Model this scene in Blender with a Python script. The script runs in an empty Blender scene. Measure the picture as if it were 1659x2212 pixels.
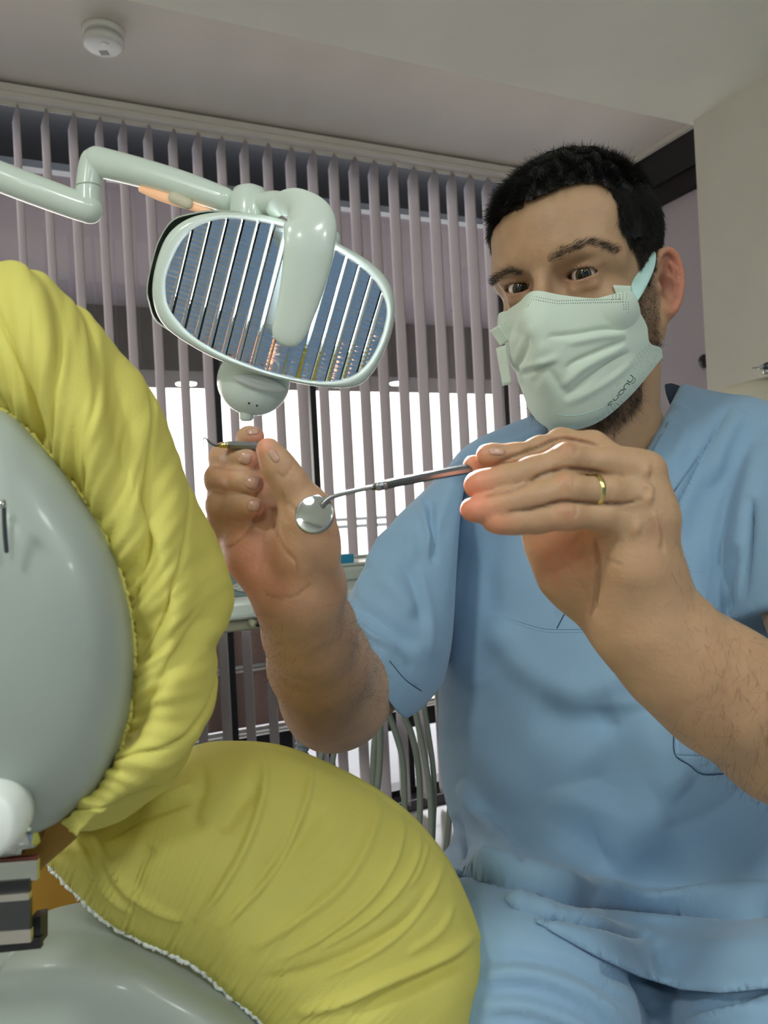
import bpy, math, random
import numpy as np
from mathutils import Vector, Matrix
from mathutils.bvhtree import BVHTree
from mathutils import noise as mnoise

rng = np.random.default_rng(7)
random.seed(7)
scene = bpy.context.scene
COL = scene.collection

# ------------------------------------------------------------------ camera
W_PX, H_PX, FPX = 1659, 2212, 1670.0
CX, CY = 829.5, 1106.0
CAM = np.array([0.0, 0.0, 1.17])
ROLL = math.radians(3.0)
CR = np.array([math.cos(ROLL), 0, -math.sin(ROLL)])
CU = np.array([math.sin(ROLL), 0, math.cos(ROLL)])
CF = np.array([0.0, 1.0, 0.0])
cam_d = bpy.data.cameras.new('camera')
cam = bpy.data.objects.new('camera', cam_d)
COL.objects.link(cam)
scene.camera = cam
cam_d.sensor_fit = 'VERTICAL'
cam_d.sensor_height = 36.0
cam_d.lens = FPX / H_PX * 36.0
cam_d.clip_start = 0.01
cam_d.dof.use_dof = True
cam_d.dof.focus_distance = 0.72
cam_d.dof.aperture_fstop = 13.0
cam.matrix_world = Matrix(((CR[0], CU[0], -CF[0], CAM[0]), (CR[1], CU[1], -CF[1], CAM[1]),
                           (CR[2], CU[2], -CF[2], CAM[2]), (0, 0, 0, 1)))

# ------------------------------------------------------------------ world, exposure, lights
scene.view_settings.view_transform = 'Standard'
scene.view_settings.look = 'None'
scene.view_settings.exposure = 0.0
scene.view_settings.gamma = 1.0
scene.cycles.caustics_reflective = False
scene.cycles.caustics_refractive = False
scene.cycles.max_bounces = 6
scene.cycles.adaptive_threshold = 0.02
scene.cycles.sample_clamp_indirect = 6.0

wd = bpy.data.worlds.new('sky')
scene.world = wd
wd.use_nodes = True
wn = wd.node_tree.nodes
wl = wd.node_tree.links
wn.clear()
w_out = wn.new('ShaderNodeOutputWorld')
w_bg = wn.new('ShaderNodeBackground')
w_tc = wn.new('ShaderNodeTexCoord')
w_sep = wn.new('ShaderNodeSeparateXYZ')
w_ramp = wn.new('ShaderNodeValToRGB')
w_ramp.color_ramp.elements[0].position = 0.0
w_ramp.color_ramp.elements[0].color = (1.0, 0.88, 0.78, 1)
w_ramp.color_ramp.elements[1].position = 0.5
w_ramp.color_ramp.elements[1].color = (0.86, 0.92, 1.0, 1)
wl.new(w_tc.outputs['Generated'], w_sep.inputs[0])
wl.new(w_sep.outputs['Z'], w_ramp.inputs[0])
wl.new(w_ramp.outputs[0], w_bg.inputs['Color'])
w_bg.inputs['Strength'].default_value = 5.4
wl.new(w_bg.outputs[0], w_out.inputs[0])


def area_light(name, loc, size, power, color, target=None, spread=180, shape='DISK'):
    ld = bpy.data.lights.new(name, 'AREA')
    ld.shape = shape
    ld.size = size
    ld.energy = power
    ld.color = color
    ld.spread = math.radians(spread)
    o = bpy.data.objects.new(name, ld)
    COL.objects.link(o)
    o.location = loc
    if target is not None:
        dv = Vector(target) - Vector(loc)
        o.rotation_euler = dv.to_track_quat('-Z', 'Y').to_euler()
    return o


LIGHTS = [((-0.75, -0.45, 2.33), 0.30, 14), ((0.85, -0.65, 2.33), 0.30, 10), ((0.05, -1.7, 2.33), 0.30, 13),
          ((-1.7, -1.4, 2.33), 0.30, 12), ((1.9, -1.3, 2.33), 0.30, 16)]
for i, (l, s, pw) in enumerate(LIGHTS):
    area_light('ceiling_lamp_light', l, s * 0.86, pw, (0.93, 1.0, 0.94))


# ------------------------------------------------------------------ pixel helpers
def P(px, py, d):
    """world point seen at (px, py) at distance d along the viewing axis"""
    return CAM + CF * d + CR * ((px - CX) / FPX * d) + CU * ((CY - py) / FPX * d)


def ray(px, py):
    return CF + CR * ((px - CX) / FPX) + CU * ((CY - py) / FPX)


def proj(V):
    V = np.atleast_2d(V) - CAM
    d = V @ CF
    return np.stack([CX + FPX * (V @ CR) / d, CY - FPX * (V @ CU) / d, d], 1)


def at_z(px, py, z):
    r = ray(px, py)
    return CAM + r * ((z - CAM[2]) / r[2])


def nrm(v):
    v = np.asarray(v, float)
    return v / np.linalg.norm(v)


def lin(c, a=1.0):
    o = []
    for x in c:
        x = x / 255.0
        o.append(x / 12.92 if x <= 0.04045 else ((x + 0.055) / 1.055) ** 2.4)
    return (*o, a)


# ------------------------------------------------------------------ materials
def mat(name, color, rough=0.6, metal=0.0, spec=0.5, sss=0.0, sss_r=(1, .3, .15), sss_s=0.01, bump=0.0, bscale=200.0,
        var=0.0, vscale=8.0, tint=False, emit=None, estr=0.0, coat=0.0, sheen=0.0, trans=0.0, transl=0.0, weave=0.0,
        wscale=1200.0, ior=1.5):
    m = bpy.data.materials.new(name)
    m.use_nodes = True
    nt = m.node_tree
    b = nt.nodes['Principled BSDF']
    b.inputs['Base Color'].default_value = color
    b.inputs['Roughness'].default_value = rough
    b.inputs['Metallic'].default_value = metal
    b.inputs['Specular IOR Level'].default_value = spec
    b.inputs['IOR'].default_value = ior
    b.inputs['Coat Weight'].default_value = coat
    b.inputs['Coat Roughness'].default_value = 0.1
    b.inputs['Sheen Weight'].default_value = sheen
    b.inputs['Transmission Weight'].default_value = trans
    if sss > 0:
        b.inputs['Subsurface Weight'].default_value = sss
        b.inputs['Subsurface Radius'].default_value = sss_r
        b.inputs['Subsurface Scale'].default_value = sss_s
    if emit:
        b.inputs['Emission Color'].default_value = emit
        b.inputs['Emission Strength'].default_value = estr
    tc = nt.nodes.new('ShaderNodeTexCoord')
    col_out = None
    if tint:
        at = nt.nodes.new('ShaderNodeAttribute')
        at.attribute_name = 'tint'
        col_out = at.outputs['Color']
    if var > 0:
        nz = nt.nodes.new('ShaderNodeTexNoise')
        nz.inputs['Scale'].default_value = vscale
        nz.inputs['Detail'].default_value = 5
        nt.links.new(tc.outputs['Object'], nz.inputs['Vector'])
        mr = nt.nodes.new('ShaderNodeMapRange')
        mr.inputs['From Min'].default_value = 0.3
        mr.inputs['From Max'].default_value = 0.7
        mr.inputs['To Min'].default_value = 1 - var
        mr.inputs['To Max'].default_value = 1 + var
        nt.links.new(nz.outputs['Fac'], mr.inputs['Value'])
        mx = nt.nodes.new('ShaderNodeVectorMath')
        mx.operation = 'SCALE'
        if col_out is not None:
            nt.links.new(col_out, mx.inputs[0])
        else:
            mx.inputs[0].default_value = color[:3]
        nt.links.new(mr.outputs[0], mx.inputs['Scale'])
        col_out = mx.outputs[0]
    if col_out is not None:
        nt.links.new(col_out, b.inputs['Base Color'])
    last = None
    if bump > 0:
        nb = nt.nodes.new('ShaderNodeTexNoise')
        nb.inputs['Scale'].default_value = bscale
        nb.inputs['Detail'].default_value = 4
        nt.links.new(tc.outputs['Object'], nb.inputs['Vector'])
        bp = nt.nodes.new('ShaderNodeBump')
        bp.inputs['Strength'].default_value = bump
        bp.inputs['Distance'].default_value = 0.001
        nt.links.new(nb.outputs['Fac'], bp.inputs['Height'])
        last = bp
    if weave > 0:
        vo = nt.nodes.new('ShaderNodeTexVoronoi')
        vo.inputs['Scale'].default_value = wscale
        nt.links.new(tc.outputs['Object'], vo.inputs['Vector'])
        b2 = nt.nodes.new('ShaderNodeBump')
        b2.inputs['Strength'].default_value = weave
        b2.inputs['Distance'].default_value = 0.0006
        nt.links.new(vo.outputs['Distance'], b2.inputs['Height'])
        if last:
            nt.links.new(last.outputs[0], b2.inputs['Normal'])
        last = b2
    if last:
        nt.links.new(last.outputs[0], b.inputs['Normal'])
    if transl > 0:
        tr = nt.nodes.new('ShaderNodeBsdfTranslucent')
        tr.inputs['Color'].default_value = color
        if col_out is not None:
            nt.links.new(col_out, tr.inputs['Color'])
        ms = nt.nodes.new('ShaderNodeMixShader')
        ms.inputs[0].default_value = transl
        nt.links.new(b.outputs[0], ms.inputs[1])
        nt.links.new(tr.outputs[0], ms.inputs[2])
        nt.links.new(ms.outputs[0], nt.nodes['Material Output'].inputs['Surface'])
    return m


M = {}
M['ceiling'] = mat('ceiling_paint', lin((232, 227, 218)), 0.9, bump=.15, bscale=120, var=.03, vscale=3)
M['soffit'] = mat('soffit_paint', lin((240, 239, 226)), 0.9, bump=.15, bscale=120, var=.03, vscale=3)
M['wallp'] = mat('wall_paint', lin((232, 229, 216)), 0.9, bump=.12, bscale=150, var=.02)
M['backwall'] = mat('pale_blue_wall', lin((150, 178, 214)), 0.85, bump=.1, bscale=150, var=.03)  # unseen wall, blue picked for its reflection in the lamp mirror
M['floor'] = mat('glossy_floor_tile', lin((176, 172, 168)), 0.14, var=.08, vscale=3)
M['rail'] = mat('cream_aluminium', lin((238, 234, 226)), 0.45)
M['slat'] = mat('mauve_blind_fabric', lin((208, 203, 205)), 0.85, transl=.45, bump=.1, bscale=600)
M['black'] = mat('black_frame', lin((26, 27, 32)), 0.4)
M['dark'] = mat('dark_fascia', lin((58, 54, 57)), 0.95, spec=.05, var=.1, vscale=3)
M['ext'] = mat('outdoor_soffit_paint', lin((104, 97, 101)), 0.95, spec=.1, var=.04, vscale=2)
M['brown'] = mat('brown_panel', lin((170, 140, 132)), 0.35, var=.1, vscale=3)
M['silver'] = mat('polished_trim', lin((205, 200, 195)), 0.18, metal=.9)
M['deck'] = mat('pale_deck', lin((200, 200, 205)), 0.5, var=.06, vscale=2)
M['mauvewall'] = mat('mauve_panel', lin((200, 193, 203)), 0.6, var=.03, vscale=2)
M['white'] = mat('white_plastic', lin((236, 239, 235)), 0.35)
M['lamp'] = mat('lamp_enamel', lin((234, 246, 236)), 0.22, coat=.4)
M['lampgrey'] = mat('lamp_back_shell', lin((190, 204, 190)), 0.35, coat=.2)
M['chrome'] = mat('chrome', lin((200, 205, 203)), 0.12, metal=1)
M['steel'] = mat('brushed_steel', lin((150, 148, 150)), 0.28, metal=1, bump=.05, bscale=900)
M['darksteel'] = mat('dark_steel', lin((96, 98, 102)), 0.32, metal=1)
M['gold'] = mat('gold', lin((225, 205, 130)), 0.2, metal=1)
M['mirror'] = mat('mirror_glass', lin((225, 230, 235)), 0.045, metal=1)
M['shell'] = mat('chair_shell', lin((160, 168, 161)), 0.42, coat=.12)
M['cover'] = mat('yellow_nonwoven', lin((238, 230, 128)), 0.75, transl=.33, bump=.35, bscale=900, weave=.15, wscale=700)
M['cushion'] = mat('shaded_yellow_upholstery', lin((150, 108, 14)), 0.6, bump=.1)  # yellow cushion with its shadow put into the colour; stool seat reuses it
M['scrub'] = mat('blue_scrub_cotton', lin((138, 170, 200)), 0.8, sheen=.25, bump=.25, bscale=1500, weave=.12, wscale=1500, var=.02, vscale=15)
M['scrubdark'] = mat('navy_lining', lin((34, 46, 66)), 0.9)
M['thread'] = mat('seam_thread', lin((140, 172, 198)), 0.8)
M['crease'] = mat('seam_gap', lin((52, 76, 104)), 0.9)
M['skin'] = mat('skin', lin((196, 150, 118)), 0.5, sss=.5, sss_r=(1.0, .25, .1), sss_s=.008, tint=True, var=.07, vscale=60, bump=.35, bscale=420, spec=.4)
M['nail'] = mat('fingernail', lin((206, 160, 142)), 0.25, sss=.3, sss_s=.002)
M['hair'] = mat('black_hair', lin((24, 22, 21)), 0.5, spec=.4)
M['brow'] = mat('dark_brown_hair', lin((44, 34, 27)), 0.5)
M['armhair'] = mat('arm_hair', lin((62, 44, 26)), 0.5)
M['mask'] = mat('mint_mask_fabric', lin((234, 246, 232)), 0.8, transl=.2, bump=.25, bscale=1400, weave=.1, wscale=900)
M['loop'] = mat('ear_loop_fabric', lin((196, 232, 226)), 0.7, bump=.3, bscale=1200)
M['ink'] = mat('grey_ink', lin((70, 96, 92)), 0.8)
M['eyewhite'] = mat('sclera', lin((200, 188, 178)), 0.2, sss=.2, sss_s=.002)
M['hose'] = mat('grey_green_hose', lin((140, 146, 134)), 0.5)
M['hosegrey'] = mat('grey_hose', lin((130, 138, 146)), 0.5)
M['traywhite'] = mat('unit_casing', lin((208, 214, 208)), 0.35, coat=.2)
M['traytan'] = mat('unit_underside', lin((150, 146, 124)), 0.5)
M['panel'] = mat('control_panel', lin((118, 142, 142)), 0.35)
M['teal'] = mat('teal_pouch', lin((60, 178, 196)), 0.35, coat=.3, var=.15, vscale=30)
M['bluepack'] = mat('blue_pouch', lin((52, 160, 204)), 0.4, coat=.3)
M['cream'] = mat('cream_casing', lin((226, 216, 192)), 0.5, bump=.05)
M['peach'] = mat('peach_glow', lin((236, 186, 150)), 0.4, emit=lin((255, 190, 140)), estr=.35)  # strip under the lamp arm, warm glow put into the material
M['lampemit'] = mat('lamp_tube', (1, 1, 1, 1), 0.4, emit=(.88, .92, 1, 1), estr=34)
M['lightemit'] = mat('lamp_diffuser', (1, 1, 1, 1), 0.4, emit=(.93, 1, .95, 1), estr=4)
M['red'] = mat('dull_red_trim', lin((150, 84, 74)), 0.5)


# ------------------------------------------------------------------ objects
def finish(o, m, parent=None, smooth=True):
    if m is not None:
        o.data.materials.append(m if not isinstance(m, str) else M[m])
    if smooth and len(o.data.polygons):
        o.data.polygons.foreach_set('use_smooth', [True] * len(o.data.polygons))
    COL.objects.link(o)
    if parent is not None:
        o.parent = parent
        o.matrix_parent_inverse = parent.matrix_world.inverted()
    return o


def mesh_obj(name, V, Fs, m, parent=None, smooth=True, tint=None):
    me = bpy.data.meshes.new(name)
    V = np.asarray(V, np.float32)
    if isinstance(Fs, np.ndarray):
        me.vertices.add(len(V))
        me.vertices.foreach_set('co', V.ravel())
        k = Fs.shape[1]
        me.loops.add(Fs.size)
        me.loops.foreach_set('vertex_index', Fs.ravel().astype(np.int32))
        me.polygons.add(len(Fs))
        me.polygons.foreach_set('loop_start', (np.arange(len(Fs)) * k).astype(np.int32))
        me.polygons.foreach_set('loop_total', np.full(len(Fs), k, np.int32))
        me.update(calc_edges=True)
    else:
        me.from_pydata([tuple(map(float, v)) for v in V], [], Fs)
        me.update()
    me.validate()
    if tint is not None:
        ca = me.color_attributes.new('tint', 'FLOAT_COLOR', 'POINT')
        ca.data.foreach_set('color', np.concatenate([tint, np.ones((len(tint), 1))], 1).astype(np.float32).ravel())
    o = bpy.data.objects.new(name, me)
    return finish(o, m, parent, smooth)


def thing(name, label, cat, loc, group=None):
    o = bpy.data.objects.new(name, None)
    COL.objects.link(o)
    o.location = tuple(map(float, loc))
    o.empty_display_size = .05
    bpy.context.view_layer.update()
    tag(o, label, cat, group)
    return o


def tag(o, label=None, cat=None, group=None, kind=None):
    if label: o['label'] = label
    if cat: o['category'] = cat
    if group: o['group'] = group
    if kind: o['kind'] = kind
    return o


def merge(parts):
    Vs, Fs, n = [], [], 0
    for V, F_ in parts:
        Vs.append(np.asarray(V, float))
        for f in (F_.tolist() if isinstance(F_, np.ndarray) else F_):
            Fs.append(tuple(i + n for i in f))
        n += len(V)
    return np.concatenate(Vs), Fs


def solidify(o, t, off=-1):
    md = o.modifiers.new('thickness', 'SOLIDIFY')
    md.thickness = t
    md.offset = off
    return o


def bevel(o, w, seg=3):
    md = o.modifiers.new('edges', 'BEVEL')
    md.width = w
    md.segments = seg
    md.limit_method = 'ANGLE'
    return o


# ------------------------------------------------------------------ curve and shape builders
def cr(pts, n, closed=False):
    """Catmull-Rom resample to n points, evenly by arc length"""
    pts = np.asarray(pts, float)
    m = len(pts)
    if m == 2:
        t = np.linspace(0, 1, n)[:, None]
        return pts[0] * (1 - t) + pts[1] * t
    if closed:
        q = np.concatenate([pts[-1:], pts, pts[:2]])
        segs = m
    else:
        q = np.concatenate([2 * pts[:1] - pts[1:2], pts, 2 * pts[-1:] - pts[-2:-1]])
        segs = m - 1
    out = []
    k = 16
    for i in range(segs):
        p0, p1, p2, p3 = q[i:i + 4]
        t = np.linspace(0, 1, k, endpoint=False)[:, None]
        out.append(.5 * ((2 * p1) + (-p0 + p2) * t + (2 * p0 - 5 * p1 + 4 * p2 - p3) * t ** 2 + (-p0 + 3 * p1 - 3 * p2 + p3) * t ** 3))
    out.append(q[-2][None] if not closed else q[1][None])
    D = np.concatenate(out)
    L = np.concatenate([[0], np.cumsum(np.linalg.norm(np.diff(D, axis=0)[:, :3], axis=1))])
    tt = np.linspace(0, L[-1], n + 1)[:-1] if closed else np.linspace(0, L[-1], n)
    return np.stack([np.interp(tt, L, D[:, j]) for j in range(D.shape[1])], 1)


def cr_param(pts, n):
    """Catmull-Rom in parameter space (keeps control rows at even steps)"""
    pts = np.asarray(pts, float)
    m = len(pts)
    q = np.concatenate([2 * pts[:1] - pts[1:2], pts, 2 * pts[-1:] - pts[-2:-1]])
    u = np.linspace(0, m - 1, n)
    i = np.minimum(u.astype(int), m - 2)
    t = (u - i).reshape((-1,) + (1,) * (pts.ndim - 1))
    p0, p1, p2, p3 = q[i], q[i + 1], q[i + 2], q[i + 3]
    return .5 * ((2 * p1) + (-p0 + p2) * t + (2 * p0 - 5 * p1 + 4 * p2 - p3) * t ** 2 + (-p0 + 3 * p1 - 3 * p2 + p3) * t ** 3)


def loft(rows, n, mrows, closed=False):
    R_ = np.stack([cr(r, n, closed) for r in rows])
    return cr_param(R_, mrows)


def grid_faces(mr, n, closed=False):
    i = np.arange(mr - 1)[:, None]
    j = np.arange(n if closed else n - 1)[None]
    j2 = (j + 1) % n
    a = i * n + j
    b = i * n + j2
    c = (i + 1) * n + j2
    d = (i + 1) * n + j
    return np.stack([a, b, c, d], -1).reshape(-1, 4)


def grid_normals(G, closed=False):
    du = np.roll(G, -1, 1) - np.roll(G, 1, 1) if closed else np.gradient(G, axis=1)
    dv = np.gradient(G, axis=0)
    N = np.cross(du, dv)
    return N / (np.linalg.norm(N, axis=2, keepdims=True) + 1e-12)


def frames(C):
    T = np.gradient(C, axis=0)
    T /= np.linalg.norm(T, axis=1, keepdims=True) + 1e-12
    a = np.array([0, 0, 1.0]) if abs(T[0, 2]) < .9 else np.array([1.0, 0, 0])
    n = nrm(np.cross(T[0], a))
    Ns = []
    for t in T:
        n = nrm(n - t * (n @ t))
        Ns.append(n)
    Ns = np.array(Ns)
    return T, Ns, np.cross(T, Ns)


def tube(pts, rad, seg=16, n=None, cap=True, flat=None, up=None):
    """sweep a circle (or ellipse with flat = second radius factor) along pts"""
    pts = np.asarray(pts, float)
    rad = np.broadcast_to(np.asarray(rad, float), (len(pts),))
    n = n or max(2, (len(pts) - 1) * 6 + 1)
    C = cr(np.concatenate([pts, rad[:, None]], 1), n)
    C, r = C[:, :3], C[:, 3]
    T, N, B = frames(C)
    if up is not None:
        upv = np.asarray(up, float)
        N = np.array([nrm(upv - t * (upv @ t)) for t in T])
        B = np.cross(T, N)
    if cap:
        k = 5
        Cs, rs, Ns, Bs = [C], [r], [N], [B]
        e = np.linspace(math.pi / 2, 0, k, endpoint=False)
        pre = [(C[0] - T[0] * r[0] * math.sin(x), r[0] * max(math.cos(x), 1e-3)) for x in e]
        post = [(C[-1] + T[-1] * r[-1] * math.sin(x), r[-1] * max(math.cos(x), 1e-3)) for x in e[::-1]]
        C = np.concatenate([[p[0] for p in pre], C, [p[0] for p in post]])
        r = np.concatenate([[p[1] for p in pre], r, [p[1] for p in post]])
        N = np.concatenate([[N[0]] * k, N, [N[-1]] * k])
        B = np.concatenate([[B[0]] * k, B, [B[-1]] * k])
    a = np.linspace(0, 2 * math.pi, seg, endpoint=False)
    fl = 1.0 if flat is None else flat
    V = C[:, None] + r[:, None, None] * (np.cos(a)[None, :, None] * N[:, None] * fl + np.sin(a)[None, :, None] * B[:, None])
    m = len(C)
    F_ = grid_faces(m, seg, True).tolist()
    F_.append(list(range(seg))[::-1])
    F_.append([(m - 1) * seg + q for q in range(seg)])
    return V.reshape(-1, 3), F_


def lathe(axis0, axis1, prof, seg=32):
    """prof: list of (t along axis 0..1, radius)"""
    a0, a1 = np.asarray(axis0, float), np.asarray(axis1, float)
    t = nrm(a1 - a0)
    x = nrm(np.cross(t, [0, 0, 1.0] if abs(t[2]) < .9 else [1.0, 0, 0]))
    y = np.cross(t, x)
    a = np.linspace(0, 2 * math.pi, seg, endpoint=False)
    ring = np.cos(a)[:, None] * x + np.sin(a)[:, None] * y
    V = np.concatenate([a0 + (a1 - a0) * u + ring * max(r, 1e-5) for u, r in prof])
    m = len(prof)
    F_ = grid_faces(m, seg, True).tolist()
    F_.append(list(range(seg))[::-1])
    F_.append([(m - 1) * seg + q for q in range(seg)])
    return V, F_


def box(o, ex, ey, ez):
    """box from corner o along the three edge vectors"""
    o, ex, ey, ez = (np.asarray(v, float) for v in (o, ex, ey, ez))
    V = [o, o + ex, o + ex + ey, o + ey, o + ez, o + ex + ez, o + ex + ey + ez, o + ey + ez]
    F_ = [(0, 3, 2, 1), (4, 5, 6, 7), (0, 1, 5, 4), (1, 2, 6, 5), (2, 3, 7, 6), (3, 0, 4, 7)]
    if np.cross(ex, ey) @ ez < 0:
        F_ = [f[::-1] for f in F_]
    return np.array(V), F_


def ellip(c, rx, ry, rz, seg=32, rings=18, R_=None):
    th = np.linspace(0, math.pi, rings)
    ph = np.linspace(0, 2 * math.pi, seg, endpoint=False)
    V = np.stack([np.sin(th)[:, None] * np.cos(ph) * rx, np.sin(th)[:, None] * np.sin(ph) * ry,
                  np.cos(th)[:, None] * np.ones_like(ph) * rz], -1).reshape(-1, 3)
    if R_ is not None:
        V = V @ np.asarray(R_).T
    return V + np.asarray(c), grid_faces(rings, seg, True)


# ------------------------------------------------------------------ distance-field sculpting
class Field:
    def __init__(s, lo, hi, h):
        s.h = h
        s.lo = np.asarray(lo, float)
        s.n = np.ceil((np.asarray(hi, float) - s.lo) / h).astype(int) + 1
        s.D = np.full(s.n, 1.0, np.float32)
        s.ax = [s.lo[i] + h * np.arange(s.n[i]) for i in range(3)]

    def sub(s, lo, hi):
        a = np.clip(np.floor((lo - s.lo) / s.h).astype(int), 0, s.n)
        b = np.clip(np.ceil((hi - s.lo) / s.h).astype(int) + 1, 0, s.n)
        if np.any(b <= a):
            return None, None
        sl = tuple(slice(a[i], b[i]) for i in range(3))
        X = np.stack(np.meshgrid(*[s.ax[i][a[i]:b[i]] for i in range(3)], indexing='ij'), -1).astype(np.float32)
        return sl, X

    def put(s, op, prim, k=0.01):
        f, lo, hi = prim
        pad = k + 4 * s.h
        sl, X = s.sub(np.asarray(lo) - pad, np.asarray(hi) + pad)
        if sl is None:
            return s
        d = f(X)
        a = s.D[sl]
        k = max(k, 1e-6)
        if op == 'u':
            hh = np.clip(.5 + .5 * (a - d) / k, 0, 1)
            s.D[sl] = a * (1 - hh) + d * hh - k * hh * (1 - hh)
        elif op == 's':
            hh = np.clip(.5 - .5 * (a + d) / k, 0, 1)
            s.D[sl] = a * (1 - hh) - d * hh + k * hh * (1 - hh)
        return s

    def u(s, prim, k=0.01): return s.put('u', prim, k)
    def s_(s, prim, k=0.005): return s.put('s', prim, k)

    def clone(s):
        g = Field.__new__(Field)
        g.h, g.lo, g.n, g.ax = s.h, s.lo, s.n, s.ax
        g.D = s.D.copy()
        return g

    def blend(s, o, k):
        hh = np.clip(.5 + .5 * (s.D - o.D) / k, 0, 1)
        s.D = s.D * (1 - hh) + o.D * hh - k * hh * (1 - hh)
        return s

    def mesh(s, smooth=1):
        D = s.D
        n = D.shape
        ins = D < 0
        c = np.zeros((n[0] - 1, n[1] - 1, n[2] - 1), np.int8)
        for i in (0, 1):
            for j in (0, 1):
                for k in (0, 1):
                    c += ins[i:n[0] - 1 + i, j:n[1] - 1 + j, k:n[2] - 1 + k]
        act = (c > 0) & (c < 8)
        I = np.argwhere(act)
        vid = np.full(c.shape, -1, np.int32)
        vid[act] = np.arange(len(I))
        offs = np.array([(i, j, k) for i in (0, 1) for j in (0, 1) for k in (0, 1)])
        vals = np.stack([D[I[:, 0] + o[0], I[:, 1] + o[1], I[:, 2] + o[2]] for o in offs], 1)
        acc = np.zeros((len(I), 3))
        cnt = np.zeros(len(I))
        for a in range(8):
            for b in range(a + 1, 8):
                df = offs[b] - offs[a]
                if np.abs(df).sum() != 1: continue
                va, vb = vals[:, a], vals[:, b]
                m = (va < 0) != (vb < 0)
                t = np.where(m, va / np.where(m, va - vb, 1), 0)
                acc += np.where(m[:, None], offs[a] + t[:, None] * df, 0)
                cnt += m
        V = (I + acc / cnt[:, None]) * s.h + s.lo
        Fs = []
        for ax_ in range(3):
            sl0 = [slice(None)] * 3; sl1 = [slice(None)] * 3
            sl0[ax_] = slice(0, n[ax_] - 1); sl1[ax_] = slice(1, n[ax_])
            a, b = ins[tuple(sl0)], ins[tuple(sl1)]
            E = np.argwhere(a != b)
            o1, o2 = [(1, 2), (2, 0), (0, 1)][ax_]
            ok = (E[:, o1] > 0) & (E[:, o2] > 0) & (E[:, o1] < n[o1] - 1) & (E[:, o2] < n[o2] - 1)
            E = E[ok]
            q = []
            for (x, y) in ((-1, -1), (0, -1), (0, 0), (-1, 0)):
                e = E.copy(); e[:, o1] += x; e[:, o2] += y
                q.append(vid[e[:, 0], e[:, 1], e[:, 2]])
            q = np.stack(q, 1)
            inside_first = a[tuple(E.T)]
            q[~inside_first] = q[~inside_first][:, ::-1]
            Fs.append(q)
        F_ = np.concatenate(Fs)
        F_ = F_[(F_ >= 0).all(1)]
        for _ in range(smooth):
            V = relax(V, F_, .5)
        return V, F_


def relax(V, F_, lam=.5):
    acc = np.zeros_like(V)
    cnt = np.zeros(len(V))
    for a, b in ((0, 1), (1, 2), (2, 3), (3, 0)):
        for x, y in ((a, b), (b, a)):
            for j in range(3):
                acc[:, j] += np.bincount(F_[:, x], V[F_[:, y], j], len(V))
            cnt += np.bincount(F_[:, x], minlength=len(V))
    m = cnt > 0
    V = V.copy()
    V[m] = V[m] * (1 - lam) + acc[m] / cnt[m, None] * lam
    return V


def normals(V, F_):
    n = np.cross(V[F_[:, 2]] - V[F_[:, 0]], V[F_[:, 3]] - V[F_[:, 1]])
    N = np.zeros_like(V)
    for j in range(4):
        for k in range(3):
            N[:, k] += np.bincount(F_[:, j], n[:, k], len(V))
    return N / (np.linalg.norm(N, axis=1, keepdims=True) + 1e-12)


def cone(a, b, ra, rb):
    a, b = np.asarray(a, np.float32), np.asarray(b, np.float32)
    ab = b - a
    L2 = float(ab @ ab) + 1e-12

    def f(X):
        t = np.clip((X - a) @ ab / L2, 0, 1)
        q = X - a - t[..., None] * ab
        return np.sqrt((q * q).sum(-1)) - (ra + t * (rb - ra))
    r = max(ra, rb)
    return f, np.minimum(a, b) - r, np.maximum(a, b) + r


def ell(c, r, R_=None):
    c, r = np.asarray(c, np.float32), np.asarray(r, np.float32)

    def f(X):
        q = X - c
        if R_ is not None:
            q = q @ np.asarray(R_, np.float32)
        k0 = np.sqrt(((q / r) ** 2).sum(-1))
        k1 = np.sqrt(((q / r ** 2) ** 2).sum(-1)) + 1e-9
        return k0 * (k0 - 1) / k1
    m = float(r.max()) if R_ is not None else r
    return f, c - m, c + m


def func(f, lo, hi):
    return f, np.asarray(lo, float), np.asarray(hi, float)


def poly_sdf(pts):
    pts = np.asarray(pts, float)

    def f(x, y):
        d = np.full(x.shape, 1e9)
        s = np.ones(x.shape)
        n = len(pts)
        j = n - 1
        for i in range(n):
            ex, ey = pts[j] - pts[i]
            wx, wy = x - pts[i, 0], y - pts[i, 1]
            t = np.clip((wx * ex + wy * ey) / (ex * ex + ey * ey + 1e-9), 0, 1)
            d = np.minimum(d, (wx - ex * t) ** 2 + (wy - ey * t) ** 2)
            c1 = y >= pts[i, 1]; c2 = y < pts[j, 1]; c3 = ex * wy > ey * wx
            flip = (c1 & c2 & c3) | (~c1 & ~c2 & ~c3)
            s = np.where(flip, -s, s)
            j = i
        return s * np.sqrt(d)
    return f


def px_prism(pts, d0, d1, lo, hi):
    """volume seen through a pixel outline between two distances from the lens"""
    g = poly_sdf(pts)

    def f(X):
        V = X.reshape(-1, 3) - CAM
        d = V @ CF
        x = CX + FPX * (V @ CR) / d
        y = CY - FPX * (V @ CU) / d
        s = g(x, y) * d / FPX
        return np.maximum(np.maximum(s, d0 - d), d - d1).reshape(X.shape[:-1]).astype(np.float32)
    return func(f, lo, hi)


def seg_dist(px, poly):
    """distance in px to a polyline and position 0..1 along it"""
    best = np.full(len(px), 1e9)
    tt = np.zeros(len(px))
    n = len(poly) - 1
    for i in range(n):
        a, b = poly[i], poly[i + 1]
        e = b - a
        w = px - a
        t = np.clip((w @ e) / (e @ e + 1e-9), 0, 1)
        d = np.hypot(*(w - t[:, None] * e).T)
        m = d < best
        best[m] = d[m]
        tt[m] = (i + t[m]) / n
    return best, tt


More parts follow.
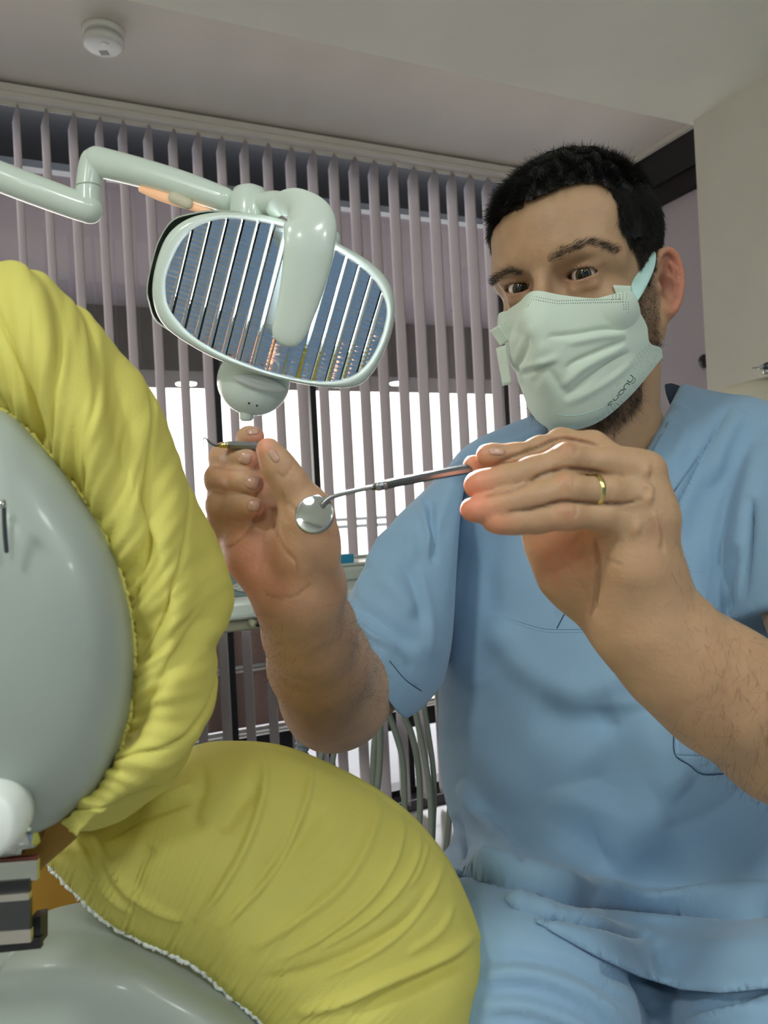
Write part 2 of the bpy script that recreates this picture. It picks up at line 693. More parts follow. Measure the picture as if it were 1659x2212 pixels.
def face_cam(V, F_):
    N = normals(V, F_)
    if np.median(((V - CAM) * N).sum(1)) > 0:
        return F_[:, ::-1], -N
    return F_, N


def sculpt(V, N, strokes, drange=None, front=True):
    """press folds or creases into a surface along lines"""
    pr = proj(V)
    fac = np.ones(len(V))
    if front:
        vd = (V - CAM); vd /= np.linalg.norm(vd, axis=1, keepdims=True)
        fac = np.clip(-(N * vd).sum(1) * 2.5 + .3, 0, 1)
    if drange:
        fac = fac * ((pr[:, 2] > drange[0]) & (pr[:, 2] < drange[1]))
    disp = np.zeros(len(V))
    for st in strokes:
        pts, w, amp = st[0], st[1], st[2]
        kind = st[3] if len(st) > 3 else 'g'
        poly = cr(np.array(pts, float), max(6, len(pts) * 5)) if len(pts) > 2 else np.array(pts, float)
        lo, hi = poly.min(0) - 3.5 * w, poly.max(0) + 3.5 * w
        m = (pr[:, 0] > lo[0]) & (pr[:, 0] < hi[0]) & (pr[:, 1] > lo[1]) & (pr[:, 1] < hi[1]) & (fac > 0)
        if not m.any(): continue
        d, t = seg_dist(pr[m, :2], poly)
        taper = np.clip(np.minimum(t, 1 - t) * 5, 0, 1) ** .6 if kind != 'full' else 1.0
        disp[m] += amp * np.exp(-(d / w) ** 2) * taper
    return V + N * (disp * fac)[:, None]


def bvh_of(V, F_):
    return BVHTree.FromPolygons([tuple(map(float, v)) for v in V], [tuple(map(int, f)) for f in F_])


def cast(bvh, px, py, off=0.0):
    r = Vector(nrm(ray(px, py)))
    h = bvh.ray_cast(Vector(CAM), r)
    if h[0] is None:
        return None
    return np.array(h[0] - r * off)


def ink_lines(name, bvh, lines, rad, m, parent, off=0.0003, seg=6, n=None, flat=None):
    parts = []
    last_d = None
    for ln in lines:
        q = cr(np.array(ln, float), n or max(6, len(ln) * 5)) if len(ln) > 2 else cr(np.array(ln, float), 12)
        pts = [cast(bvh, x, y, off) for x, y in q]
        pts = [p for p in pts if p is not None]
        run = []
        for p in pts:
            if run and np.linalg.norm(p - run[-1]) > .03:
                if len(run) > 3: parts.append(tube(np.array(run), rad, seg, n=len(run)))
                run = []
            run.append(p)
        if len(run) > 2:
            parts.append(tube(np.array(run), rad, seg, n=len(run)))
    if not parts: return None
    V, F_ = merge(parts)
    return mesh_obj(name, V, F_, m, parent)


def dots(name, bvh, pts, rad, m, parent, off=0.0002):
    parts = []
    for x, y in pts:
        p = cast(bvh, x, y, off)
        if p is not None:
            parts.append(ellip(p, rad, rad, rad, 6, 4))
    V, F_ = merge(parts)
    return mesh_obj(name, V, F_, m, parent)


def patch(name, bvh, c, nu, nv, m, parent, off=.001, thick=.0012, bow=None):
    """flat piece of cloth lying on a surface; c = four pixel corners in order"""
    c = np.array(c, float)
    G = np.zeros((nv, nu, 3))
    for i in range(nv):
        for j in range(nu):
            u, v = j / (nu - 1), i / (nv - 1)
            q = (c[0] * (1 - u) + c[1] * u) * (1 - v) + (c[3] * (1 - u) + c[2] * u) * v
            p = cast(bvh, q[0], q[1], off)
            G[i, j] = p if p is not None else np.nan
    for i in range(nv):
        for j in range(nu):
            if np.isnan(G[i, j, 0]):
                G[i, j] = G[i, j - 1] if j and not np.isnan(G[i, j - 1, 0]) else (G[i - 1, j] if i else np.array([0, 1, 1]))
    o = mesh_obj(name, G.reshape(-1, 3), grid_faces(nv, nu), m, parent)
    return solidify(o, thick, 0)


def strands(roots, dirs, lens, w, bend, segs=3):
    """thin three-sided hairs; bend = vector added progressively"""
    n = len(roots)
    roots = np.asarray(roots); dirs = np.asarray(dirs); lens = np.asarray(lens).reshape(-1, 1)
    t = np.linspace(0, 1, segs + 1)
    side = np.cross(dirs, rng.normal(size=(n, 3)))
    side /= np.linalg.norm(side, axis=1, keepdims=True) + 1e-9
    up = np.cross(dirs, side)
    V = np.zeros((n, segs + 1, 3, 3))
    for i, u in enumerate(t):
        c = roots + dirs * lens * u + bend * lens * (u ** 2)
        r = w * (1 - .75 * u)
        for k in range(3):
            a = 2 * math.pi * k / 3
            V[:, i, k] = c + (side * math.cos(a) + up * math.sin(a)) * r
    b = np.arange(n)[:, None, None] * ((segs + 1) * 3)
    i = np.arange(segs)[None, :, None] * 3
    k = np.arange(3)[None, None]
    k2 = (k + 1) % 3
    F_ = np.stack([b + i + k, b + i + k2, b + i + 3 + k2, b + i + 3 + k], -1).reshape(-1, 4)
    return V.reshape(-1, 3), F_
#==MARK==

# ================================================================== ROOM
HC, HS = 2.59, 2.37                       # ceiling and lower soffit heights
TH = math.atan(FPX / 3605)                # window wall runs along DW
TH = math.atan2(3605, FPX)
DW = np.array([math.sin(TH), math.cos(TH), 0.0])
DE = np.array([math.cos(TH), -math.sin(TH), 0.0])   # into the room, away from the window wall
ZZ = np.array([0, 0, 1.0])
CORN = at_z(1289, 406, HC); CORN[2] = 0


def WP(s, off, z):
    """s along the window wall measured from the far corner (negative = left), off into the room"""
    return CORN + DW * s + DE * off + ZZ * z


def struct(o):
    o['kind'] = 'structure'
    return o


def hit_wall(px, py, off=0.0):
    r = ray(px, py)
    o = CORN + DE * off
    t = ((o - CAM) @ DE) / (r @ DE)
    p = CAM + r * t
    return (p - CORN) @ DW, p[2]


def hit_right(px, py, s=0.0):
    r = ray(px, py)
    o = CORN + DW * s
    t = ((o - CAM) @ DW) / (r @ DW)
    p = CAM + r * t
    return (p - CORN) @ DE, p[2]


def wbox(name, s0, s1, o0, o1, z0, z1, m, parent=None, st=True, bv=0):
    V, F_ = box(WP(s0, o0, z0), DW * (s1 - s0), DE * (o1 - o0), ZZ * (z1 - z0))
    o = mesh_obj(name, V, F_, m, parent, smooth=False)
    if bv: bevel(o, bv)
    if st: struct(o)
    return o


SOFF = float((at_z(830, 123, HS) - CORN) @ DE)      # line where the low soffit starts
SL, SR, OB = -4.6, 2.6, 6.2                        # room reach: left, right, back
PIL, _ = hit_right(1501, 300, 0.0)                   # pillar starts this far along the right wall
PIL = SOFF + .02
PS, _z = hit_wall(1501, 320, PIL)

wbox('floor', SL, SR, -.02, OB, -.05, 0, 'floor')
wbox('ceiling', SL, .02, -.02, SOFF, HC, HC + .1, 'ceiling')
wbox('trim_1', SL, SR, SOFF, OB, HS, HC + .1, 'soffit')
wbox('wall_back', SL, SR, OB, OB + .1, 0, HC, 'backwall')
wbox('wall_left', SL - .1, SL, -.02, OB, 0, HC, 'wallp')
PX1 = float(hit_wall(1636, 500, PIL)[0])
wbox('wall_right', PS, PX1, PIL, PIL + .35, 0, HS, 'wallp')
wbox('wall_right', PX1 + .0, SR, PIL + .06, PIL + .3, 0, HS, 'wallp')
wbox('wall_right', SR, SR + .1, PIL, OB, 0, HC, 'wallp')

# --- window wall: black frame, glass, brown spandrel and bright strips
GO = -.16
win = bpy.data.objects.new('window_1', None); COL.objects.link(win); win.location = WP(-2, GO, 0); bpy.context.view_layer.update(); struct(win)
zt = hit_wall(560, 372, GO)[1]
V = [box(WP(SL, GO - .05, 2.43), DW * (-SL + .1), DE * .08, ZZ * .2)]
V.append(box(WP(SL, GO - .05, -.04), DW * (-SL + .1), DE * .09, ZZ * .07))
frame_top = mesh_obj('window_frame', *merge(V), 'black', win, smooth=False)
wbox('window_trim', SL, .1, GO + .0, GO + .045, 2.405, 2.43, 'hosegrey', win, st=False)
for px in (458, 663, 1078, 880):
    s = hit_wall(px, 700 if px != 880 else 1600, GO)[0]
    z0_, z1_ = (0, 2.45) if px != 880 else (0, .36)
    wbox('mullion', s - .013, s + .013, GO - .03, GO + .03, z0_, z1_, 'black', win, st=False)
s_end = hit_wall(668, 1500, GO)[0]
wbox('spandrel_panel', SL, s_end, GO - .01, GO + .005, .38, .80, 'brown', win, st=False)
for zz in (hit_wall(520, 1443, GO + .01)[1], hit_wall(540, 1579, GO + .01)[1], .80):
    wbox('bright_strip', SL, s_end + (.0 if zz > .5 else 2.0), GO + .005, GO + .022, zz - .002, zz + .011, 'silver', win, st=False)
    wbox('bright_strip', SL, s_end + (.0 if zz > .5 else 2.0), GO + .005, GO + .022, zz - .016, zz - .006, 'rail', win, st=False)
wbox('transom', SL, .1, GO - .03, GO + .02, .27, .345, 'black', win, st=False)
wbox('window_sill', SL, .1, GO + .04, GO + .20, -.04, .006, 'dark', win, st=False)
gl = wbox('glass_pane', SL, .1, GO - .012, GO - .006, .03, 2.43, None, win, st=False)
gm = bpy.data.materials.new('window_glass'); gm.use_nodes = True
nt = gm.node_tree; nt.nodes.clear()
go = nt.nodes.new('ShaderNodeOutputMaterial'); g1 = nt.nodes.new('ShaderNodeBsdfTransparent'); g2 = nt.nodes.new('ShaderNodeBsdfGlossy')
g1.inputs[0].default_value = (.95, .96, .96, 1); g2.inputs['Roughness'].default_value = .02
gx = nt.nodes.new('ShaderNodeMixShader'); gx.inputs[0].default_value = .07
nt.links.new(g1.outputs[0], gx.inputs[1]); nt.links.new(g2.outputs[0], gx.inputs[2]); nt.links.new(gx.outputs[0], go.inputs[0])
gl.data.materials.append(gm)

# --- right wall: rail, black band, mauve panel
wbox('wall_right', -.0, .08, -.02, PIL + .02, -.0, 2.38, 'mauvewall')
rb = wbox('trim_2', -.05, .08, -.02, PIL + .02, 2.43, 2.58, 'black')
wbox('trim_3', -.07, -.0, -.02, PIL + .02, 2.565, HC - .001, 'rail')
wbox('trim_4', -.035, .08, -.02, PIL + .02, 2.36, 2.43, 'dark')
kp = hit_right(1520, 780, -.02)
kb = WP(-.005, kp[0], kp[1])
V, F_ = lathe(kb, kb - DW * .02, [(0, .024), (.3, .026), (.8, .026), (1, .02)], 24)
tag(mesh_obj('wall_knob', V, F_, 'black'), 'small round black knob on the mauve wall beside the pillar', 'knob')  # black disc built as a knob

# --- terrace outside
EO = -3.0
se = hit_wall(184, 656, EO)
ZB1 = se[1]
ZB0 = hit_wall(350, 800, EO)[1]
wbox('ceiling', SL - 6, 5, EO - .05, GO - .05, ZB1 + .001, ZB1 + .2, 'ext')
EO2 = EO
for _ in range(400):
    EO2 -= .005
    if hit_wall(350, 838, EO2)[1] > ZB0: break
wbox('trim_5', SL - 6, 5, EO2, EO, ZB0, ZB1 + .2, 'dark')
wbox('floor', SL - 6, 6, -5.2, GO - .03, -.12, -.03, 'deck')
wall_h = 1.06
rl = thing('terrace_railing', 'grey metal terrace railing outside the window, behind the blind slats', 'railing', WP(-2, -4.2, -.03))
for z in (1.10, 1.03):
    V, F_ = box(WP(SL - 6, -4.22, z), DW * 16, DE * .05, ZZ * .035)
    mesh_obj('rail', V, F_, 'hosegrey', rl, smooth=False)
for k in range(9):
    V, F_ = box(WP(-9 + k * 1.6, -4.21, -.03), DW * .04, DE * .04, ZZ * 1.14)
    mesh_obj('post', V, F_, 'hosegrey', rl, smooth=False)
for px, py in ((402, 828), (862, 827)):
    p = at_z(px, py, ZB0)
    V, F_ = lathe(p + ZZ * .01, p - ZZ * .012, [(0, .075), (.2, .085), (1, .08), (1.0, .06)], 28)
    o = mesh_obj('recessed_downlight', V, F_, 'lightemit')
    tag(o, 'round white recessed downlight under the dark terrace fascia, %s the dental lamp head' % ('left of' if px < 500 else 'right of'), 'light', 'recessed downlights in the fascia')

# --- vertical blind
bl = thing('vertical_blind', 'long vertical blind with open mauve fabric slats hanging in front of the window wall', 'blind', WP(-2, .04, HC))
V = [box(WP(SL, .015, HC - .045), DW * (-SL - .02), DE * .05, ZZ * .04)]
mesh_obj('headrail', *merge(V), 'rail', bl, smooth=False)
V = [box(WP(SL, .065, HC - .03), DW * (-SL - .02), DE * .012, ZZ * .02), box(WP(SL, .028, HC - .06), DW * (-SL - .02), DE * .006, ZZ * .016)]
mesh_obj('rail_lip', *merge(V), 'rail', bl, smooth=False)
tops = [32.5, 95, 154.6, 211.6, 262, 317, 370.6, 423, 475, 525, 575, 625, 672, 718, 762, 804, 847, 890, 934, 973, 1012, 1050]
ss = [hit_wall(x, 215 + .16 * x, .04)[0] for x in tops]
sp = (ss[-1] - ss[0]) / (len(ss) - 1)
SD = -DE       # slat width direction
SN = np.cross(SD, ZZ)


def slat_mesh():
    G = []
    zs = [HC - .055, HC - .062, HC - .075, HC - .095, 2.3, 1.9, 1.5, 1.1, .7, .35, .06, .035]
    wd = [.012, .014, .03, .0445, .0445, .0445, .0445, .0445, .0445, .0445, .0445, .036]
    for z, w_ in zip(zs, wd):
        x = np.linspace(-w_, w_, 9)
        G.append(SD * x[:, None] + SN * (0.004 * (1 - (x[:, None] / .0445) ** 2)) + ZZ * z)
    return np.array(G)


SG = slat_mesh()
sl0 = None
allss = list(ss)
while allss[0] - sp > SL + .05: allss.insert(0, allss[0] - sp)
while allss[-1] + sp < -.06: allss.append(allss[-1] + sp)
for k, s in enumerate(allss):
    base = WP(s, .04, 0)
    if sl0 is None:
        o = mesh_obj('slat', SG.reshape(-1, 3), grid_faces(SG.shape[0], 9), 'slat', None)
        solidify(o, .0012, 0)
        sl0 = o
    else:
        o = sl0.copy(); COL.objects.link(o)
    o.parent = bl
    o.matrix_parent_inverse = bl.matrix_world.inverted()
    o.location = base
    tk = (s - ss[0]) / (ss[-1] - ss[0])
    o.rotation_euler = (0, 0, math.radians(15 - 19 * tk + random.uniform(-1.5, 1.5)))
mesh_obj('bottom_chain', *tube([WP(SL + .1, .08, .06), WP(-.1, .08, .06)], .0015, 6, n=60), 'white', bl)

# --- smoke detector
sd = at_z(222, 66, HC)
sm = thing('smoke_detector', 'round white smoke detector on the ceiling above the blind', 'smoke detector', sd)
mesh_obj('base', *lathe(sd, sd - ZZ * .018, [(0, .056), (.1, .058), (.9, .058), (1, .054)], 40), 'white', sm)
mesh_obj('body', *lathe(sd - ZZ * .018, sd - ZZ * .05, [(0, .046), (.3, .046), (.32, .057), (.75, .057), (.92, .052), (1, .045), (1.0, .01)], 40), 'white', sm)
pb = sd - ZZ * .0505
vs = []
for i in range(5):
    for j in range(4):
        vs.append(box(pb + np.array([-.018 + i * .005, .012 + j * .006, 0]), [.003, 0, 0], [0, .004, 0], [0, 0, .001]))
mesh_obj('vent_slots', *merge(vs), 'ink', sm, smooth=False)
mesh_obj('test_button', *lathe(pb + np.array([.008, -.022, .001]), pb + np.array([.008, -.022, -.002]), [(0, .009), (.8, .009), (1, .007)], 20), 'white', sm)
mesh_obj('indicator_light', *ellip(pb + np.array([.020, -.020, 0]), .0014, .0014, .0012, 10, 6), 'ink', sm)

# --- ceiling fixtures above and behind the camera
for i, (l, s, pw) in enumerate(LIGHTS):
    b = np.array(l) + ZZ * .008
    fx = thing('ceiling_light', 'round white ceiling light in the low soffit, ' + ('above the headrest', 'above the photographer on the right', 'in the middle behind the camera', 'far left behind the camera', 'far right behind the camera')[i], 'light', b, 'round ceiling lights in the soffit')
    mesh_obj('frame', *lathe(b + ZZ * .028, b, [(0, s * .56), (1, s * .56), (1, s * .5)], 40), 'white', fx)
    mesh_obj('diffuser', *lathe(b + ZZ * .012, b + ZZ * .004, [(0, s * .5), (1, s * .5), (1.0, .001)], 40), 'lightemit', fx)

# ================================================================== DENTAL OPERATING LAMP
LD = .94                                     # distance of the lamp plane
lamp = thing('dental_operating_lamp', 'white dental operating lamp with jagged mirror reflector on a swinging arm', 'dental lamp', P(595, 650, LD))
LC = P(595, 650, LD)
LN = nrm(nrm(CAM - LC) + np.array([.05, 0, -.02]))      # reflector faces the patient side
LX = nrm(CR - LN * (CR @ LN))
LY = np.cross(LN, LX)


def on_lamp(px, py, h=0.0):
    """point on the lamp plane (raised h towards the room) seen at a pixel"""
    r = ray(px, py)
    o = LC + LN * h
    return CAM + r * (((o - CAM) @ LN) / (r @ LN))


outer = [(334, 660), (331, 610), (345, 548), (368, 503), (410, 472), (470, 459), (540, 461), (610, 474), (680, 503), (745, 533), (800, 567), (838, 607), (853, 655), (848, 710), (830, 760), (805, 805), (772, 833), (720, 838), (650, 829), (560, 808), (470, 776), (400, 738), (355, 702)]
inner = [(357, 640), (357, 600), (370, 560), (392, 519), (424, 489), (480, 471), (545, 475), (612, 488), (680, 514), (742, 548), (790, 583), (822, 620), (838, 665), (832, 712), (812, 762), (780, 803), (735, 823), (670, 824), (580, 804), (490, 770), (420, 730), (380, 690), (362, 662)]
NR = 120
o3 = cr([on_lamp(x, y, .0) for x, y in outer], NR, True)
i3 = cr([on_lamp(x, y, .004) for x, y in inner], NR, True)
# align ring starts
k0 = int(np.argmin(np.linalg.norm(i3 - o3[0], axis=1)))
i3 = np.roll(i3, -k0, 0)
cen = LC
i3d = i3 - LN * .016
mid = (o3 * .45 + i3 * .55) + LN * .004
back1 = o3 - LN * .018 + (o3 - cen) * .012
back2 = o3 - LN * .036 + (o3 - cen) * -.02
back3 = o3 - LN * .055 + (o3 - cen) * -.22
back4 = o3 - LN * .068 + (o3 - cen) * -.6
G = cr_param(np.stack([i3d, i3, mid, o3, back1, back2, back3, back4, cen - LN * .07 + (o3 - cen) * .02]), 36)
mesh_obj('housing', G.reshape(-1, 3), grid_faces(G.shape[0], NR, True), 'lamp', lamp)
# grey-green rear shell peeking out at the upper left
sh = [(322, 655), (318, 618), (330, 560), (345, 515), (372, 476), (410, 462), (470, 455), (540, 470), (560, 560), (540, 700), (440, 740), (345, 700)]
s3 = cr([on_lamp(x, y, -.034) for x, y in sh], 80, True)
sc_ = s3.mean(0)
G = cr_param(np.stack([sc_ + (s3 - sc_) * .97 + LN * .012, s3 + LN * .006, s3 - LN * .01, sc_ + (s3 - sc_) * .9 - LN * .04, sc_ + (s3 - sc_) * .4 - LN * .06, sc_ + (s3 - sc_) * .02 - LN * .062]), 24)
mesh_obj('rear_shell', G.reshape(-1, 3), grid_faces(G.shape[0], 80, True), 'lampgrey', lamp)

# reflector: concave mirror facets in tilted strips, all aimed to send the tube's light to the patient
tube_c = on_lamp(650, 600, .048)
sd_px = np.array([-.262, 1.0]) / math.hypot(.262, 1)
S0 = on_lamp(600, 500, 0); S1 = on_lamp(600 - 262 * .5, 1000, 0)
SV = nrm(on_lamp(600 - 131, 1000, 0) - on_lamp(600, 500, 0))         # down the strips
SU = nrm(np.cross(LN, SV)) * -1.0
if SU @ LX < 0: SU = -SU
i2 = [((p - LC) @ SU, (p - LC) @ SV) for p in i3]
poly = np.array(i2)
u0, u1 = poly[:, 0].min(), poly[:, 0].max()
NS = 15
wst = (u1 - u0) / NS
PT = CAM + np.array([0.02, .12, -.02])                                # where the beam converges
tb0, tb1 = on_lamp(664, 525, .05), on_lamp(629, 715, .05)
refV, refF = [], []


def poly_span(u):
    """v extent of the opening at strip coordinate u"""
    xs = []
    n = len(poly)
    for i in range(n):
        a_, b_ = poly[i], poly[(i + 1) % n]
        if (a_[0] - u) * (b_[0] - u) <= 0 and a_[0] != b_[0]:
            xs.append(a_[1] + (b_[1] - a_[1]) * (u - a_[0]) / (b_[0] - a_[0]))
    return (min(xs), max(xs)) if len(xs) >= 2 else (0, 0)


def need_normal(p):
    t = np.clip((p - tb0) @ (tb1 - tb0) / ((tb1 - tb0) @ (tb1 - tb0)), 0, 1)
    b_ = tb0 + (tb1 - tb0) * t
    return nrm(nrm(b_ - p) + nrm(PT - p))


base_n = 0
for si in range(NS):
    ua, ub = u0 + si * wst, u0 + (si + 1) * wst
    uc = (ua + ub) / 2
    va, vb = poly_span(min(max(uc, u0 + wst * .4), u1 - wst * .4))
    nv, nu = 70, 22
    uu = np.linspace(ua + wst * .01, ub - wst * .01, nu)
    rows = []
    spans = [poly_span(min(max(u, u0 + 1e-4), u1 - 1e-4)) for u in uu]
    vc = (va + vb) / 2
    pc = LC + SU * uc + SV * vc - LN * .012
    n_ = need_normal(pc)
    sx = -(n_ @ SU) / (n_ @ LN)                       # slope that would send the tube's light to the patient
    base = .9 * uc + random.uniform(-.02, .02)           # gently concave dish
    w = (uu - ua) / wst
    w = w if sx * (1 if sx > 0 else -1) >= 0 and sx < 0 else 1 - w
    hot = np.clip((w - .58) / .36, 0, 1)
    slope = base * 1.0 + (w - .35) * .10 * np.sign(-sx) + (sx * 1.25 - base) * hot
    hz = np.concatenate([[0], np.cumsum((slope[1:] + slope[:-1]) / 2 * np.diff(uu))])
    hz -= hz.mean()
    for j in range(nv):
        row = []
        for i, u in enumerate(uu):
            v0, v1 = spans[i]
            v = v0 + (v1 - v0) * j / (nv - 1)
            z = -.014 + .45 * uc * uc + hz[i] + .5 * .5 * v * v + .00006 * math.sin(v * 1100 + si * 2.1) * (1 + .5 * math.sin(v * 310))
            row.append(LC + SU * u + SV * v + LN * z)
        rows.append(row)
    R2 = np.array(rows)
    refV.append(R2.reshape(-1, 3))
    refF.append((R2.reshape(-1, 3), grid_faces(nv, nu)))
mesh_obj('reflector', *merge(refF), 'mirror', lamp)
pl = LC - LN * .03
bk = np.concatenate([[pl], i3d - LN * .012])
mesh_obj('reflector_backing', bk, [(0, 1 + k, 1 + (k + 1) % NR) for k in range(NR)], 'lampgrey', lamp)
mesh_obj('light_tube', *tube([tb0, (tb0 + tb1) / 2, tb1], .0052, 14), 'lampemit', lamp)

# J-shaped shield arching over the top edge
cl = [(588, 458, -.005, 16), (605, 442, .012, 24), (640, 440, .035, 34), (668, 474, .055, 56), (668, 530, .066, 55), (659, 590, .068, 50), (645, 650, .068, 44), (630, 700, .068, 39), (625, 712, .068, 37)]
pts, rr = [], []
for x, y, h, w in cl:
    p = on_lamp(x, y, h)
    pts.append(p)
    rr.append(w / FPX * ((p - CAM) @ CF))
V, F_ = tube(pts, rr, 40, n=60, flat=.30, up=LN)
mesh_obj('light_shield', V, F_, 'lamp', lamp)
pn = bvh_of(V, [tuple(f) for f in F_ if len(f) <= 4])
tp = on_lamp(724, 514, .05)
mesh_obj('pivot_cap', *ellip(tp, .006, .006, .008, 16, 10), 'lamp', lamp)

# lower sensor pod
pc = on_lamp(548, 824, -.052)
rx = 78 / FPX * ((pc - CAM) @ CF)
R3 = np.stack([LX, LN, LY], 1)
V, F_ = ellip(pc, rx, .036, .045, 40, 24, R3)
ang = math.radians(-14)
pod = mesh_obj('sensor_pod', V, F_, 'lamp', lamp)
lip = [on_lamp(562 + 58 * math.cos(t) * math.cos(-ang) - 15 * math.sin(t) * math.sin(-ang), 828 + 58 * math.cos(t) * math.sin(-ang) + 15 * math.sin(t) * math.cos(-ang), -.0155) for t in np.linspace(0, 2 * math.pi, 40, endpoint=False)]
lp = np.array(lip)
G = np.stack([lp - LN * .012, lp, lp + (lp.mean(0) - lp) * .08 + LN * .003, lp.mean(0) + (lp - lp.mean(0)) * .02 + LN * .004])
mesh_obj('pod_window', G.reshape(-1, 3), grid_faces(4, 40, True), 'white', pod)
pb_ = bvh_of(V, F_)
dots('sensor_eye', pb_, [(538, 871), (555, 876)], .0016, 'black', pod)
kb = on_lamp(531, 872, -.045)
mesh_obj('knob', *lathe(kb, kb - LY * .022, [(0, .008), (.3, .0095), (.85, .0095), (1, .007)], 20), 'lamp', pod)

# knuckle behind the shield and the articulated arm
kc = P(540, 452, .985)
V, F_ = lathe(kc - CU * .035, kc + CU * .030, [(0, .022), (.15, .025), (.75, .0255), (.9, .021), (1, .008)], 36)
mesh_obj('knuckle', V, F_, 'lamp', lamp)
V, F_ = tube([P(560, 440, .975), P(600, 436, .955), P(640, 455, .93)], [.013, .013, .014], 20)
mesh_obj('yoke', V, F_, 'lamp', lamp)
ad = .99
V, F_ = tube([P(212, 350, 1.02), P(300, 372, 1.01), P(400, 402, 1.0), P(484, 431, .99)], [.0195, .0185, .0175, .0155], 32, n=40)
ua_ = mesh_obj('upper_arm', V, F_, 'lamp', lamp)
# peach strip under the arm, its warm glow put into the material
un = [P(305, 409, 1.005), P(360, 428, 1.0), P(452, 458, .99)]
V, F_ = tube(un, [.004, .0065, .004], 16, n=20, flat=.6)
mesh_obj('underside_glow_strip', V, F_, 'peach', ua_)
V, F_ = tube([P(375, 427, .992), P(405, 440, .99)], [.0075, .0075], 16, n=8, flat=.7)
mesh_obj('clip', V, F_, 'cream', ua_)
V, F_ = tube([P(203, 351, 1.02), P(196, 370, 1.02), P(191, 410, 1.02), P(191, 452, 1.02)], [.0175, .0165, .0162, .0165], 32, n=30)
mesh_obj('elbow_joint', V, F_, 'lamp', lamp)
ja, jb = P(191, 404, 1.02), P(191.3, 407, 1.02)
mesh_obj('joint_ring', *lathe(ja, jb, [(0, .0168), (1, .0168)], 32), 'lampgrey', lamp)
V, F_ = tube([P(192, 452, 1.02), P(150, 438, 1.02), P(60, 405, 1.02), P(-80, 352, 1.02), P(-260, 290, 1.05)], [.0185, .0192, .0198, .020, .021], 32, n=40)
la_ = mesh_obj('lower_arm', V, F_, 'lamp', lamp)

# the beam itself leaves the lamp from the front of the reflector
sp_d = bpy.data.lights.new('lamp_beam', 'SPOT')
sp_d.energy = 210
sp_d.spot_size = math.radians(12)
sp_d.spot_blend = .6
sp_d.shadow_soft_size = .04
sp_d.color = (.95, .98, 1)
spo = bpy.data.objects.new('lamp_beam', sp_d)
COL.objects.link(spo)
sl_ = on_lamp(760, 690, .04)
spo.location = sl_
spo.rotation_euler = (Vector(P(988, 1066, .42)) - Vector(sl_)).to_track_quat('-Z', 'Y').to_euler()

# ================================================================== INSTRUMENT DELIVERY UNIT
A0 = P(520, 1340, 1.15); A0[2] = 0


def UP(s, o, z):
    return A0 + DW * s - DE * o + ZZ * z     # o away from the viewer


def ubox(name, s0, s1, o0, o1, z0, z1, m, parent, bv=.006):
    V, F_ = box(UP(s0, o0, z0), DW * (s1 - s0), -DE * (o1 - o0), ZZ * (z1 - z0))
    o = mesh_obj(name, V, F_, m, parent, smooth=False)
    return bevel(o, bv) if bv else o


zf = 1.17
unit = thing('instrument_delivery_unit', 'white dental delivery unit with tray top and teal control panel behind the wrist', 'dental unit', UP(.1, .2, 0))
ubox('front_rail', -.25, .58, 0, .055, 1.020, 1.050, 'traywhite', unit, .008)
ubox('lower_casing', -.25, .57, .012, .34, 1.002, 1.022, 'traytan', unit, .004)
ubox('body', -.24, .57, .055, .34, 1.022, 1.047, 'traywhite', unit, .008)
# sloping control panel
pd_ = -DE * .125 + ZZ * .026
V, F_ = box(UP(-.24, .057, 1.047), DW * .36, pd_, ZZ * .004)
cp = mesh_obj('control_panel', V, F_, 'panel', unit, smooth=False)
pu, pv, pw = DW, nrm(pd_), nrm(np.cross(DW, nrm(pd_)))
if pw[2] < 0: pw = -pw
r_ = ray(545, 1268)
o_ = UP(0, .057, 1.051)
cen_c = CAM + r_ * (((o_ - CAM) @ pw) / (r_ @ pw))
vs = []
for r0, r1 in ((.030, .0318), (.019, .0318)):
    n_ = 48
    t = np.linspace(0, 2 * math.pi, n_, endpoint=False)
    ring = lambda r: cen_c + np.cos(t)[:, None] * pu * r + np.sin(t)[:, None] * pv * r
    vs.append((np.concatenate([ring(r0) + pw * .001, ring(r1) + pw * .001]), grid_faces(2, n_, True)))
dial = mesh_obj('dial', *merge(vs[1:]), 'traywhite', cp, smooth=False)
vs = []
for k in range(6):
    t = k * math.pi / 3 + .3
    d_ = np.cos(t) * pu + np.sin(t) * pv
    e_ = -np.sin(t) * pu + np.cos(t) * pv
    vs.append(box(cen_c + d_ * .019 - e_ * .0003 + pw * .0012, d_ * .0128, e_ * .0006, pw * .0003))
    c2 = cen_c + (np.cos(t + .5) * pu + np.sin(t + .5) * pv) * .0254 + pw * .0012
    vs.append(box(c2 - pu * .003, pu * .006, pv * .0009, pw * .0003))
    vs.append(box(c2 - pv * .002 - pu * .002, pu * .003 + pv * .003, pv * .0008, pw * .0003))
mesh_obj('symbol', *merge(vs), 'panel', dial, smooth=False)
